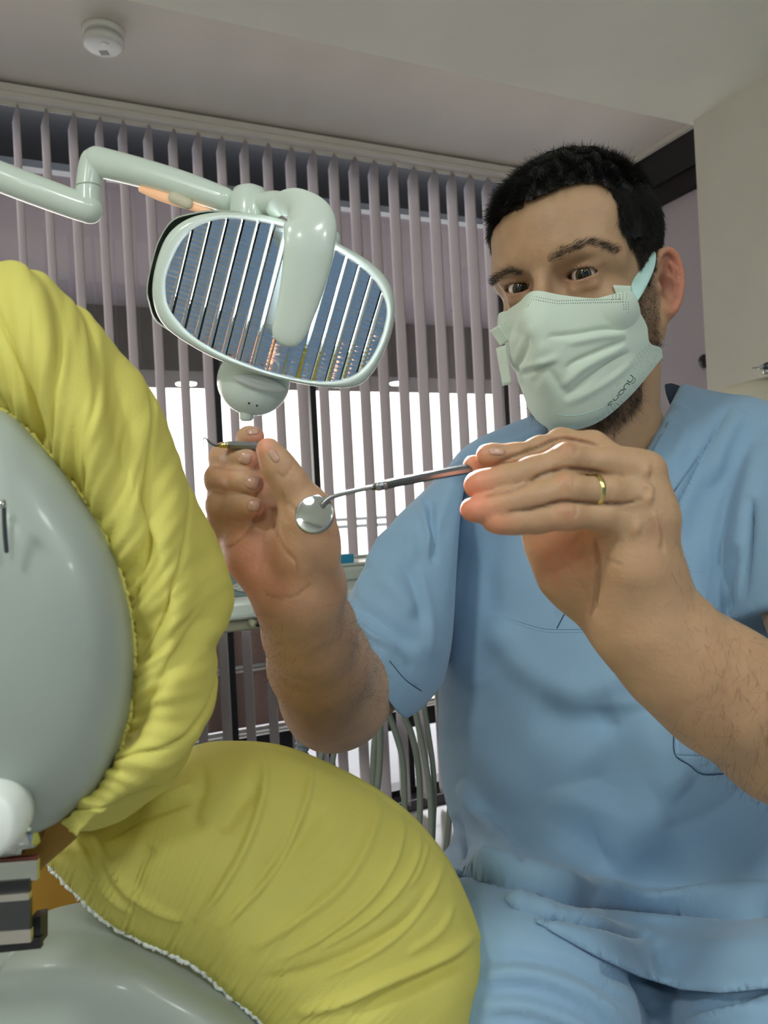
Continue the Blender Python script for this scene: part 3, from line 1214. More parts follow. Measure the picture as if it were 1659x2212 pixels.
# raised tray
ubox('tray_deck', -.24, .50, .185, .46, 1.047, 1.072, 'traywhite', unit, .006)
ubox('tray_rim', -.22, .51, .20, .208, 1.072, 1.078, 'traywhite', unit, .004)
ubox('tray_rim', -.22, .51, .447, .455, 1.072, 1.078, 'traywhite', unit, .004)
ubox('tray_rim', .50, .51, .20, .455, 1.072, 1.078, 'traywhite', unit, .004)
kc_ = P(546, 1347, 1.14)
kk = mesh_obj('fitting', *lathe(kc_ - DE * .01, kc_ + DE * .012, [(0, .006), (.8, .006), (1, .005)], 20), 'traytan', unit)
mesh_obj('fitting_recess', *lathe(kc_ + DE * .0121 + DW * .0048, kc_ + DE * .0128 + DW * .0048, [(0, .0042), (1, .0042)], 18), 'black', unit)
V, F_ = tube([UP(.54, .30, 1.0), UP(.54, .30, .4), UP(.54, .30, .02)], .03, 20)
mesh_obj('column', V, F_, 'traywhite', unit)
mesh_obj('foot', *lathe(UP(.54, .30, .001), UP(.54, .30, .05), [(0, .16), (.5, .16), (1, .05)], 32), 'traywhite', unit)
# pouches on the tray
pk = P(765, 1200, 1.46); pk[2] = 1.0725
V, F_ = box(pk - DW * .10, DW * .10, -DE * .07, ZZ * .022)
pt = mesh_obj('instrument_pouch', V, F_, 'bluepack', None, smooth=False); bevel(pt, .003)
tag(pt, 'flat bright blue instrument pack lying on the tray, right of the raised hand', 'pouch')
pk = P(500, 1226, 1.34); pk[2] = 1.0735
G = cr_param(np.stack([[pk - DW * .12 + DE * -.0 + ZZ * 0, pk + DW * .02], [pk - DW * .12 - DE * .05 + ZZ * .016, pk + DW * .015 - DE * .05 + ZZ * .012], [pk - DW * .11 - DE * .1 + ZZ * .03, pk + DW * .01 - DE * .1 + ZZ * .02]]), 14)
G = np.stack([cr_param(g, 16) for g in G])
G[..., 2] += .002 * np.sin(G[..., 0] * 300) * np.sin(np.linspace(0, 3, 14))[:, None]
pt = mesh_obj('instrument_pouch', G.reshape(-1, 3), grid_faces(14, 16), 'teal', None)
solidify(pt, .004, 1)
tag(pt, 'crumpled teal sterilisation pouch on the tray between yellow cover and raised hand', 'pouch')
mesh_obj('printed_mark', *ellip(pk - DW * .01 - DE * .055 + ZZ * .019, .006, .004, .001, 12, 6), 'red', pt)

# hoses hanging under the unit
hl = [[(712, 1480), (701, 1599), (690, 1660), (676, 1800)], [(738, 1480), (726, 1599), (716, 1660), (700, 1800)],
      [(822, 1440), (815, 1546), (808, 1632), (806, 1730), (806, 1900)], [(826, 1440), (822, 1546), (820, 1650), (814, 1730), (812, 1900)],
      [(826, 1440), (837, 1531), (852, 1576), (868, 1632), (873, 1695), (873, 1790), (866, 1950)],
      [(862, 1440), (873, 1543), (889, 1586), (902, 1645), (907, 1708), (905, 1790), (890, 1950)],
      [(886, 1440), (896, 1530), (909, 1594), (921, 1657), (929, 1720), (931, 1791), (925, 1950)],
      [(906, 1430), (914, 1510), (924, 1576), (934, 1645), (938, 1708), (935, 1800), (928, 1950)],
      [(938, 1430), (948, 1518), (959, 1606), (969, 1670), (972, 1733), (966, 1810), (950, 1950)]]
radii = [6.5, 6.5, 8, 7, 7, 7, 6.5, 6, 6.5]
for k, (h, r) in enumerate(zip(hl, radii)):
    d0 = 1.22 + .015 * (k % 3)
    pts = [P(h[0][0], 1350, d0)] + [P(x, y, d0) for x, y in h]
    pts = [pts[0]] + pts[1:]
    V, F_ = tube(pts, r * d0 / FPX, 14, n=70)
    mesh_obj('hose', V, F_, 'hose', unit)
sc3 = [P(656, 1345, 1.3)] + [P(x, y, 1.3) for x, y in ((655, 1480), (654, 1560), (652, 1640), (650, 1800))]
C = cr(np.array(sc3), 160)
rr = (.0108 + .0012 * np.sign(np.sin(np.arange(160) * 1.6)))
V, F_ = tube(C, rr, 16, n=160)
mesh_obj('suction_hose', V, F_, 'hosegrey', unit)

# cream assistant arm with handpiece at the right edge
aa = thing('wall_holder', 'cream rounded instrument holder on the right wall above the shoulder', 'instrument holder', P(1650, 850, 1.9))
pa = [P(1586, 858, 1.9), P(1640, 846, 1.9), P(1760, 820, 1.9), P(1900, 790, 1.9)]
V, F_ = tube(pa, [.030, .032, .034, .036], 28, n=30, flat=1.0)
mesh_obj('upper_shell', V, F_, 'cream', aa)
pa = [P(1592, 876, 1.89), P(1640, 868, 1.89), P(1760, 842, 1.89), P(1900, 812, 1.89)]
V, F_ = tube(pa, [.024, .028, .030, .032], 28, n=30)
mesh_obj('lower_shell', V, F_, 'cream', aa)
aw = np.array([P(1640, 850, 1.9), P(1700, 838, 2.05), P(1760, 830, 2.55)])
mesh_obj('bracket', *tube(aw, .02, 16), 'cream', aa)
hp = thing('handpiece', 'chrome handpiece tip poking out above the cream wall holder', 'handpiece', P(1650, 794, 1.86))
V, F_ = tube([P(1626, 795, 1.86), P(1643, 793, 1.86)], .0016, 10, n=4)
mesh_obj('tip', V, F_, 'steel', hp)
V, F_ = tube([P(1643, 794, 1.86), P(1651, 792, 1.86)], .0052, 16, n=4)
mesh_obj('collar', V, F_, 'chrome', hp)
V, F_ = tube([P(1656, 792, 1.86), P(1700, 786, 1.86), P(1760, 792, 1.88)], [.010, .018, .014], 20)
mesh_obj('body', V, F_, 'darksteel', hp)
V, F_ = tube([P(1655, 803, 1.85), P(1690, 806, 1.85), P(1720, 826, 1.87)], [.007, .008, .008], 16)
mesh_obj('lens_cap', V, F_, 'chrome', hp)

# ================================================================== DENTAL CHAIR AND ITS YELLOW COVERS
chair = thing('dental_chair', 'white shelled dental chair with headrest and backrest seen from behind', 'dental chair', P(60, 1900, .42) * np.array([1, 1, 0]))
D1 = .36


def wr(G, f, closed=False):
    N = grid_normals(G, closed)
    return G + N * f[..., None]


inner = [(-330, 1250), (-260, 1020), (-130, 890), (0, 884), (90, 962), (160, 1050), (225, 1155), (268, 1265), (289, 1390), (285, 1500), (270, 1580), (240, 1660), (190, 1728), (100, 1790), (-20, 1830), (-180, 1780), (-300, 1540)]
outer = [(-640, 1150), (-520, 800), (-250, 590), (0, 573), (110, 600), (200, 682), (300, 800), (365, 900), (415, 1010), (450, 1110), (478, 1200), (484, 1262), (462, 1345), (445, 1420), (449, 1500), (430, 1600), (380, 1690)]
# headrest shell: convex oval
NI = 140
sx = cr(np.array(inner, float), NI, True)
cc = np.array([-20., 1350.])
rings = []
for f, dd in ((1.0, D1 + .012), (.985, D1 + .004), (.93, D1 - .006), (.75, D1 - .018), (.5, D1 - .026), (.25, D1 - .03), (.02, D1 - .031)):
    rings.append(np.array([P(*(cc + (p - cc) * f), dd) for p in sx]))
G = cr_param(np.stack(rings), 40)
hs = mesh_obj('headrest_shell', G.reshape(-1, 3)[:, :], grid_faces(40, NI, True)[:, ::-1], 'shell', chair)
# screw cover slot and screw near the left edge
V, F_ = tube([P(8, 1085, D1 - .034), P(10, 1140, D1 - .034), P(14, 1190, D1 - .034)], .0010, 10, flat=.6)
mesh_obj('slot', V, F_, 'darksteel', hs)
mesh_obj('screw', *ellip(P(4, 1090, D1 - .036), .0018, .0018, .0018, 14, 8), 'chrome', hs)

# yellow upper cover, gathered around the shell
def lerp_curve(c1, c2, f):
    return c1 * (1 - f) + c2 * f


cI = cr(np.array([(-330, 1250), (-260, 1020), (-130, 890), (0, 884), (90, 962), (160, 1050), (225, 1155), (268, 1265), (289, 1390), (287, 1500), (272, 1580), (243, 1660), (196, 1728), (150, 1790)], float), 420)
cO = cr(np.array([(-760, 1150), (-560, 760), (-270, 590), (0, 573), (66, 584), (110, 600), (150, 632), (185, 668), (232, 735), (300, 805), (352, 880), (400, 985), (442, 1090), (470, 1180), (485, 1245), (480, 1300), (462, 1352), (450, 1392), (452, 1440), (446, 1500), (436, 1560), (412, 1640), (372, 1695), (300, 1745), (225, 1790), (165, 1812)], float), 420)
prof = [(-.06, .012), (0.0, 0.003), (.05, -.002), (.2, -.010), (.45, -.012), (.7, .0), (.88, .018), (1.0, .045), (.97, .075), (.85, .11), (.6, .13)]
rows = []
for f, dz in prof:
    c = lerp_curve(cI, cO, f)
    rows.append(np.array([P(x, y, D1 + .012 + dz) for x, y in c]))
G = cr_param(np.stack(rows), 110)
mm, nn = G.shape[:2]
vv = np.linspace(0, 1, mm)[:, None] * np.ones((1, nn))
uu = np.linspace(0, 1, nn)[None] * np.ones((mm, 1))


def nz1(x, y, seed, s):
    out = np.zeros(x.shape)
    r_ = np.random.default_rng(seed)
    for k in range(7):
        fx, fy, ph = r_.uniform(.5, 1.5) * s, r_.uniform(-.5, .5) * s * .12, r_.uniform(0, 6.28)
        out += np.sin(x * fx + y * fy * 6 + ph + .9 * np.sin(y * r_.uniform(2, 7) + ph))
    return out / 3.5


env = np.exp(-vv * 3.2)
w1 = nz1(uu * 110, vv * 3, 3, 2.6) * env * .0026                    # tight gathers at the elastic
w2 = nz1(uu * 34 + vv * 2.4, vv * 2, 5, 2.0) * (np.clip(vv * 4, 0, 1)) * .0034 * np.clip(1.5 - vv, 0, 1)
w3 = nz1(uu * 14 + vv * 4, vv * 2, 8, 1.6) * .004 * np.clip(vv * 3, 0, 1)
ridge = np.abs(nz1(uu * 26 + vv * 5, vv, 11, 1.5))
w4 = -.003 * np.exp(-(ridge / .12) ** 2) * np.clip(vv * 4, 0, 1)
G = wr(G, w1 + w2 + w3 + w4)
cv = mesh_obj('headrest_cover', G.reshape(-1, 3), grid_faces(mm, nn), 'cover')
solidify(cv, .0007, 0)
tag(cv, 'yellow nonwoven cover gathered around the white headrest shell, the upper cover', 'chair cover')
# fuzzy elastic edge
el = np.stack([P(x, y, D1 + .010) for x, y in cI])
el = el + rng.normal(size=el.shape) * .0004
V, F_ = tube(el, .0011, 8, n=420)
mesh_obj('elastic_hem', V, F_, 'cover', cv)
# cushion seen below the shell (yellow side, its shadow put into the mustard colour)
cu_ = [(-200, 1740), (0, 1750), (110, 1755), (190, 1715), (250, 1660), (300, 1600)]
cl2 = [(-200, 1990), (0, 1960), (80, 1870), (160, 1800), (215, 1740), (300, 1680)]
G = loft([[P(x, y, D1 + .02) for x, y in cu_], [P(x, y, D1 + .035) for x, y in cl2], [P(x, y, D1 + .06) for x, y in cl2]], 40, 12)
o = mesh_obj('headrest_cushion', G.reshape(-1, 3), grid_faces(12, 40), 'cushion', chair); solidify(o, .004, 0)

# lower cover over the backrest
D2 = .47
topc = cr(np.array([(92, 1832), (130, 1806), (175, 1780), (240, 1745), (310, 1700), (370, 1650), (430, 1610), (520, 1602), (610, 1612), (700, 1645), (800, 1696), (890, 1762), (960, 1845), (1005, 1930), (1040, 2030), (1046, 2100), (1034, 2150), (1022, 2230), (1005, 2400)], float), 380)
botc = cr(np.array([(88, 1842), (105, 1868), (150, 1915), (200, 1965), (250, 2005), (320, 2040), (400, 2076), (450, 2110), (500, 2155), (560, 2205), (620, 2290), (700, 2380), (800, 2450), (880, 2480)], float), 380)
prof = [(-.14, .30), (-.06, .26), (0.0, .20), (.03, .185), (.10, .16), (.22, .12), (.4, .075), (.6, .035), (.8, .008), (1.0, 0.0)]
prof = [(-.02, .17), (0, .10), (.025, .075), (.08, .052), (.2, .028), (.4, .006), (.6, -.008), (.8, -.010), (.95, 0), (1, .008)]
rows = []
for f, dz in prof:
    c = lerp_curve(topc, botc, max(f, 0))
    if f < 0: c = c + np.array([0, 30.])
    rows.append(np.array([P(x, y, D2 + dz) for x, y in c]))
G = cr_param(np.stack(rows), 150)
mm, nn = G.shape[:2]
vv = np.linspace(0, 1, mm)[:, None] * np.ones((1, nn))
uu = np.linspace(0, 1, nn)[None] * np.ones((mm, 1))
env = np.clip((vv - .25) * 4, 0, 1)
w1 = nz1(uu * 150, vv * 2, 21, 2.4) * np.exp(-(1 - vv) * 7) * .0016 * np.clip((1 - vv) * 14, .25, 1)
w3 = nz1(uu * 10 - vv * 5, vv, 23, 1.5) * .0022 * env
G = wr(G, -(w1 + w3))
V = G.reshape(-1, 3)
F_ = grid_faces(mm, nn)
F_, N = face_cam(V, F_)
st = [([(560, 1620), (572, 1680), (556, 1760), (520, 1850), (470, 1930), (420, 1990)], 9, .0035),
      ([(668, 1640), (668, 1700), (640, 1790), (600, 1870), (540, 1940), (470, 2010)], 8, .003),
      ([(430, 1650), (440, 1700), (420, 1760), (440, 1790)], 14, -.003),
      ([(808, 1700), (812, 1760), (780, 1850), (720, 1930), (620, 2000), (540, 2050)], 12, .0032),
      ([(868, 1750), (866, 1810), (842, 1880), (790, 1950), (700, 2020), (600, 2075)], 7, .0028),
      ([(905, 1790), (900, 1850), (870, 1910), (820, 1965), (760, 2010), (690, 2050)], 6, .0026),
      ([(925, 1820), (905, 1880), (880, 1920)], 5, .002), ([(960, 1860), (930, 1930), (880, 2000), (800, 2060), (700, 2110)], 7, .0026),
      ([(1035, 2010), (990, 2050), (930, 2080), (830, 2120), (740, 2160), (640, 2190)], 12, .005),
      ([(1040, 2030), (1000, 2075), (940, 2105), (850, 2150), (760, 2200)], 16, -.005),
      ([(200, 1800), (230, 1860), (270, 1920), (330, 1960), (400, 1990)], 8, .0035), ([(160, 1810), (185, 1860), (230, 1925), (290, 1975)], 9, .003),
      ([(215, 1815), (290, 1770), (370, 1740), (430, 1720)], 12, -.004), ([(300, 1745), (360, 1718), (420, 1695)], 8, .0025),
      ([(330, 1830), (300, 1870), (290, 1930)], 18, -.003), ([(560, 1700), (520, 1730), (480, 1800)], 22, -.005),
      ([(690, 1740), (660, 1790), (600, 1860), (560, 1900)], 24, -.004), ([(760, 1760), (720, 1830), (650, 1900)], 16, .002),
      ([(930, 1930), (880, 1990), (780, 2050), (660, 2100), (560, 2120)], 14, -.003), ([(980, 1950), (950, 2010), (880, 2060)], 8, .002)]
V = sculpt(V, N, st)
cv2 = mesh_obj('backrest_cover', V, F_, 'cover')
solidify(cv2, .0007, 0)
tag(cv2, 'yellow nonwoven cover with diagonal folds stretched over the backrest, the lower cover', 'chair cover')
el = np.stack([P(x, y, D2 + .007) for x, y in botc])
el = el + rng.normal(size=el.shape) * .0006
mesh_obj('elastic_hem', *tube(el, .0016, 8, n=380), 'hose' if False else 'white', cv2)

# white backrest shell below the cover
rows = [[(60, 1990), (140, 1960), (210, 1960), (300, 2020), (420, 2080), (520, 2150), (620, 2260)],
        [(55, 2030), (150, 2010), (240, 2030), (330, 2070), (420, 2120), (520, 2190), (600, 2290)],
        [(0, 2100), (120, 2090), (260, 2110), (350, 2150), (440, 2200), (520, 2260), (570, 2330)],
        [(-80, 2240), (80, 2230), (240, 2250), (330, 2280), (400, 2310), (460, 2350), (500, 2400)],
        [(-150, 2420), (40, 2420), (200, 2430), (280, 2440), (340, 2450), (400, 2470), (440, 2500)]]
dz = [.022, .004, -.02, -.032, -.036]
G = loft([[P(x, y, D2 + dz[i] + .004) for x, y in r] for i, r in enumerate(rows)], 60, 50)
bs = mesh_obj('backrest_shell', G.reshape(-1, 3), grid_faces(50, 60), 'shell', chair)
solidify(bs, .006, 0)
G = loft([[P(x, y, D2 + .03) for x, y in ((60, 1880), (120, 1850), (200, 1930), (260, 1990))], [P(x, y, D2 + .026) for x, y in ((62, 2000), (120, 1990), (190, 1975), (240, 1985))], [P(x, y, D2 + .05) for x, y in ((62, 2060), (120, 2040), (190, 2020), (240, 2010))]], 20, 14)
o = mesh_obj('backrest_cushion', G.reshape(-1, 3), grid_faces(14, 20), 'cushion', chair); solidify(o, .004, 0)
V, F_ = ellip(P(-120, 1830, D2 + .07), .07, .05, .10, 24, 16)
if False: mesh_obj('backrest_core', *ellip(P(560, 2110, D2 + .16), .115, .07, .09, 24, 16), 'cushion', chair)

# headrest joint hardware
V, F_ = lathe(P(-45, 1786, .325), P(-45, 1786, .325) + np.array([.0, .02, 0]), [(0, .0130), (.12, .0152), (.7, .0155), (1, .0145)], 40)
mesh_obj('adjusting_knob', V, F_, 'white', chair)
V, F_ = lathe(P(-60, 1800, .37), P(80, 1780, .37), [(0, .0125), (.75, .0125), (.78, .0105), (.95, .0105), (1, .009)], 32)
ck = mesh_obj('chrome_hinge', V, F_, 'chrome', chair)
for px, py in ((48, 1793), (62, 1791)):
    c_ = P(px, py, .3565)
    mesh_obj('hinge_screw', *ellip(c_, .0011, .001, .0011, 12, 6), 'white', ck)
for (y0, y1, x1, mname, d_) in ((1855, 1864, 78, 'red', .375), (1862, 1905, 80, 'chrome', .374), (1905, 1935, 62, 'black', .373), (1933, 1948, 62, 'silver', .371), (1946, 2018, 64, 'darksteel', .372), (2012, 2040, 66, 'silver', .3715)):
    a_ = P(-160, y0 + 14, d_); b_ = P(x1, y0 - 4, d_); c_ = P(-160, y1 + 14, d_)
    V, F_ = box(c_, b_ - a_, CF * .003, a_ - c_)
    mesh_obj('bracket_plate' if mname != 'chrome' else 'chrome_bar', V, F_, mname, chair, smooth=False)
a_ = P(-160, 2050, .378); b_ = P(88, 2024, .378); c_ = P(-160, 2075, .378)
V, F_ = box(c_, b_ - a_, CF * .003, a_ - c_); mesh_obj('bracket_base', V, F_, 'black', chair, smooth=False)
V, F_ = box(P(64, 2045, .379), P(88, 2040, .379) - P(64, 2045, .379), CF * .008, P(64, 1985, .379) - P(64, 2045, .379)); mesh_obj('bracket_base', V, F_, 'black', chair, smooth=False)
V, F_ = tube([P(-140, 2200, .55), P(-150, 2500, .6), P(-100, 3000, .8)], .06, 20)
mesh_obj('chair_column', V, F_, 'shell', chair)
mesh_obj('chair_base', *lathe(np.array([-.45, .75, 0.0]), np.array([-.45, .75, .12]), [(0, .3), (.6, .3), (1, .12)], 36), 'shell', chair)
mesh_obj('chair_lift', *tube([(-.45, .75, .1), (-.38, .66, .55), (-.25, .6, .85)], .08, 20), 'shell', chair)

# ================================================================== PERSON
person = thing('person', 'seated man in blue scrubs and mint face mask raising a dental mirror and probe', 'person', np.array([.35, .95, 0.0]))
H0 = np.array([.2167, .7942, 1.3805])
RM = np.array([[-0.58138138, 0.80141193, -0.14047993], [-0.77251169, -0.59790374, -0.21386168], [-0.25538478, -0.01581281, 0.96671018]])
LO = lambda p: (np.asarray(p, float) - H0) @ RM          # world -> head frame (forward, left, up)
WO = lambda q: np.asarray(q, float) @ RM.T + H0           # head frame -> world

# ---------------- head and neck (sculpted in the head frame)
f = Field((-.125, -.105, -.30), (.135, .110, .16), .0013)
f.u(ell((-.006, 0, .052), (.098, .0765, .080)))
f.u(ell((.030, 0, .058), (.066, .066, .058)), .03)
f.u(ell((.034, 0, -.020), (.058, .060, .078)), .03)
f.u(cone((.084, -.026, .041), (.084, .026, .041), .014, .014), .016)
for s in (1, -1):
    f.u(cone((.074, s * .045, .040), (.060, s * .060, .030), .010, .010), .018)
    f.u(ell((.052, s * .043, -.016), (.028, .022, .020)), .02)
    f.u(cone((.002, s * .056, -.040), (.062, s * .026, -.092), .020, .018), .02)
    f.u(cone((.000, s * .062, -.010), (.004, s * .056, -.050), .012, .014), .02)
f.u(ell((.070, 0, -.092), (.024, .030, .020)), .02)
f.u(ell((.082, 0, -.055), (.020, .028, .018)), .02)
f.u(cone((.098, 0, .020), (.120, 0, -.018), .0075, .012), .012)
for s in (1, -1):
    f.u(ell((.108, s * .013, -.022), (.012, .009, .009)), .006)
for s in (1, -1):
    f.s_(ell((.104, s * .033, .020), (.020, .019, .0125)), .014)
    f.s_(ell((.100, s * .0165, .014), (.012, .006, .012)), .008)
EYE = {1: np.array((.0755, .0325, .0195)), -1: np.array((.0755, -.0325, .0195))}
for s in (1, -1):
    e = EYE[s]
    f.u(ell(e, (.0146, .0158, .0142)), .004)
    f.u(cone(e + (.006, -s * .013, .009), e + (.004, s * .014, .0075), .003, .0035), .006)      # fold over the lid
    f.u(cone(e + (.010, -s * .008, -.0115), e + (.006, s * .010, -.0115), .0020, .0022), .008)

    def lidcut(X, e=e, s=s):
        x = (X[..., 1] - e[1]) * s
        z = X[..., 2] - e[2] + x * -.06
        top = .0047 * np.sqrt(np.clip(1 - ((x + .001) / .0142) ** 2, 0, 1))
        bot = -.0041 * np.sqrt(np.clip(1 - ((x - .001) / .0142) ** 2, 0, 1))
        d = np.maximum(z - top, bot - z)
        d = np.maximum(d, np.abs(x) - .0140)
        return np.maximum(d, e[0] + .001 - X[..., 0]).astype(np.float32) * .9
    f.s_(func(lidcut, e - .016, e + .02), .0012)
# temples, ears
f.s_(ell((.045, .083, .040), (.030, .012, .026)), .02)
f.s_(ell((.045, -.083, .040), (.030, .012, .026)), .02)
for s in (1, -1):
    ec = np.array((-.010, s * .079, -.002))
    e1 = nrm(np.array((-.84, s * .54, 0.0)))      # towards the rear rim
    e2 = nrm(np.array((-.12, 0, 1.0)))
    e3 = np.cross(e1, e2) * s
    e3 = e3 if e3[1] * s > 0 else -e3
    Re = np.stack([e1, e2, e3], 1)
    f.u(ell(ec, (.0175, .031, .0038), Re), .004)
    ang = np.linspace(-2.2, 2.55, 15)
    rim = [ec + e1 * math.cos(t) * .0165 * (1 + .05 * math.sin(t)) + e2 * (math.sin(t) * .0295) + e3 * .0036 for t in ang]
    for a_, b_ in zip(rim[:-1], rim[1:]):
        f.u(cone(a_, b_, .0036, .0036), .0015)
    f.u(ell(ec - e2 * .0265 - e1 * .003, (.0095, .0105, .0048), Re), .006)
    f.s_(ell(ec + e3 * .006 - e1 * .002 - e2 * .004, (.0088, .0140, .0078), Re), .002)
    f.s_(ell(ec + e3 * .0055 + e1 * .003 + e2 * .013, (.0070, .0100, .0056), Re), .002)
    for a_, b_ in ((-.9, -.1), (-.1, .7), (.7, 1.4)):
        pa_ = ec + e1 * (.006 + .0035 * math.cos(a_)) + e2 * (math.sin(a_) * .017 - .002) + e3 * .003
        pb2 = ec + e1 * (.006 + .0035 * math.cos(b_)) + e2 * (math.sin(b_) * .017 - .002) + e3 * .003
        f.u(cone(pa_, pb2, .0022, .0022), .0025)
    f.u(ell(ec - e1 * .0125 - e2 * .004 + e3 * .003, (.0035, .0060, .0035), Re), .004)
# neck
nk = [LO(P(1305, 830, .865)), LO(P(1322, 1000, .90)), LO(P(1335, 1130, .93))]
f.u(cone(nk[0], nk[1], .056, .060), .03)
f.u(cone(nk[1], nk[2], .060, .078), .03)
f.u(ell(LO(P(1290, 965, .845)), (.018, .014, .014)), .03)
f.u(cone(LO(P(1400, 760, .86)), LO(P(1322, 1050, .85)), .014, .012), .02)
hV, hF = f.mesh(2)
hN = normals(hV, hF)
hW = WO(hV)
hWN = hN @ RM.T
head_bvh = bvh_of(hW, hF)
ppx = proj(hW)


def blob(V, c, r, R_=None):
    q = (V - np.asarray(c)) / np.asarray(r)
    return np.exp(-(q ** 2).sum(1))


def mixc(base, col, w):
    return base * (1 - w[:, None]) + np.array(lin(col)[:3]) * w[:, None]


SK = np.array(lin((186, 150, 118))[:3])
tint = np.tile(SK, (len(hV), 1))
F0, L0, U0 = hV.T
for s in (1, -1):
    tint = mixc(tint, (206, 124, 104), .6 * np.clip((L0 * s - .076) / .010, 0, 1) * (U0 < .04) * (F0 < .03))
    tint = mixc(tint, (150, 106, 92), .55 * blob(hV, EYE[s] + (.01, 0, 0), (.03, .018, .011)))
    tint = mixc(tint, (132, 84, 74), .5 * blob(hV, EYE[s] + (.01, -s * .015, -.002), (.02, .006, .006)))
for s in (1,):  # depth shade of the ear hollows put into the skin tint
    ec_ = np.array((-.006, .079, -.004))
    tint = mixc(tint, (130, 62, 54), .8 * blob(hV, ec_, (.010, .02, .016)) * (L0 > .072))
    tint = mixc(tint, (150, 78, 66), .5 * blob(hV, (-.012, .079, .014), (.006, .02, .009)) * (L0 > .074))
tint = mixc(tint, (205, 140, 118), .35 * blob(hV, (.115, 0, -.01), (.02, .02, .02)))


def in_poly(V, poly_px, mirror=True):
    Vm = V.copy()
    if mirror:
        Vm[:, 1] = np.abs(Vm[:, 1])
    q = proj(WO(Vm))
    return -poly_sdf(poly_px)(q[:, 0], q[:, 1])


# hair region: scalp, front hairline, temple and side down to the ear
hair_poly = [(1000, 200), (1500, 200), (1500, 560), (1432, 548), (1418, 580), (1404, 620), (1384, 610), (1374, 560), (1352, 518), (1334, 488), (1335, 455), (1322, 415), (1296, 396), (1262, 394), (1218, 402), (1182, 418), (1150, 432), (1112, 440), (1070, 455), (1000, 480)]
hd_side = in_poly(hV, hair_poly)
# the half facing away uses its own rule: everything above/behind a line on the skull
front_line = .0865 + .0 * L0
behind = (F0 < .028) & (U0 > -.025 - .25 * F0)
hairline = np.where(L0 > -.01, hd_side, np.maximum(np.where(U0 > .088 - .012 * np.clip((-L0 - .03) / .03, 0, 1), 12.0, -12.0), -12)) 
hairline = np.where((L0 <= -.01) & (F0 < .045) & (U0 > .015), 12.0, hairline)
back = (F0 < -.022) & (U0 > -.060)
hairline = np.where(back, 15.0, hairline)
hairline = np.where((F0 > .06) & (U0 < .045), -20, hairline)
hair_w = np.clip(hairline / 8 + .3, 0, 1)
ear_m = (np.abs(L0) > .0775) & (F0 < .02) & (F0 > -.045) & (U0 < .038) & (U0 > -.05)
hair_w[ear_m] = 0
# beard region
beard_poly = [(1404, 600), (1384, 612), (1368, 640), (1352, 690), (1340, 740), (1240, 800), (1130, 800), (1120, 900), (1172, 912), (1210, 930), (1260, 945), (1320, 936), (1370, 896), (1404, 846), (1424, 780), (1426, 700), (1420, 640), (1414, 600)]
bd = in_poly(hV, beard_poly)
beard_w = np.clip(bd / 14 + .5, 0, 1)
beard_w[(np.abs(L0) > .078) | (U0 > .012)] = 0
beard_w *= (F0 > -.03)
tint = mixc(tint, (58, 44, 36), .9 * hair_w)
tint = mixc(tint, (96, 72, 58), .72 * beard_w)
browp = [[(1192, 556), (1222, 540), (1262, 526), (1290, 524), (1326, 541)], [(1065, 610), (1084, 594), (1105, 584), (1124, 588)]]
for b in browp:
    d_, t_ = seg_dist(ppx[:, :2], cr(np.array(b, float), 20))
    tint = mixc(tint, (80, 60, 46), .4 * np.exp(-(d_ / 7) ** 2) * (hWN @ CF < .2))
body_parts = [(hW, hF, tint)]

# ---------------- eyes
eye_mat = bpy.data.materials.new('eye'); eye_mat.use_nodes = True
nt = eye_mat.node_tree; b = nt.nodes['Principled BSDF']; b.inputs['Roughness'].default_value = .08; b.inputs['Coat Weight'].default_value = .6
tc = nt.nodes.new('ShaderNodeTexCoord'); sp3 = nt.nodes.new('ShaderNodeSeparateXYZ'); nt.links.new(tc.outputs['Object'], sp3.inputs[0])
rp = nt.nodes.new('ShaderNodeValToRGB'); rp.color_ramp.interpolation = 'LINEAR'
mr = nt.nodes.new('ShaderNodeMapRange'); mr.inputs['From Min'].default_value = 0.0; mr.inputs['From Max'].default_value = .012
nt.links.new(sp3.outputs['Z'], mr.inputs['Value']); nt.links.new(mr.outputs[0], rp.inputs[0])
els = rp.color_ramp.elements
els[0].position = 0; els[0].color = lin((188, 168, 160)); els[1].position = .80; els[1].color = lin((205, 192, 184))
for pos, c in ((.835, (38, 32, 26)), (.87, (70, 60, 40)), (.95, (84, 72, 46)), (.972, (30, 26, 20)), (.985, (6, 6, 6))):
    e_ = els.new(pos); e_.color = lin(c)
nt.links.new(rp.outputs[0], b.inputs['Base Color'])
look = P(900, 1000, .25)
for s in (1, -1):
    c_ = WO(EYE[s])
    V, F_ = ellip((0, 0, 0), .0122, .0122, .0122, 40, 40)
    V = V.copy(); zc = V[:, 2] > .0104
    V[zc, 2] += .0009 * np.clip((V[zc, 2] - .0104) / .0018, 0, 1)
    o = mesh_obj('eye', V, F_, eye_mat)
    q = (Vector(look) - Vector(c_)).to_track_quat('Z', 'Y')
    o.matrix_world = Matrix.Translation(Vector(c_)) @ q.to_matrix().to_4x4()
    o.parent = person
    o.matrix_parent_inverse = person.matrix_world.inverted()

# ---------------- hair, brows, beard
def face_points(V, F_, w, n):
    a = V[F_]
    ar = np.linalg.norm(np.cross(a[:, 2] - a[:, 0], a[:, 3] - a[:, 1]), axis=1) * w[F_].mean(1)
    idx = rng.choice(len(F_), n, p=ar / ar.sum())
    u = rng.random((n, 4)); u /= u.sum(1, keepdims=True)
    return (a[idx] * u[..., None]).sum(1), idx


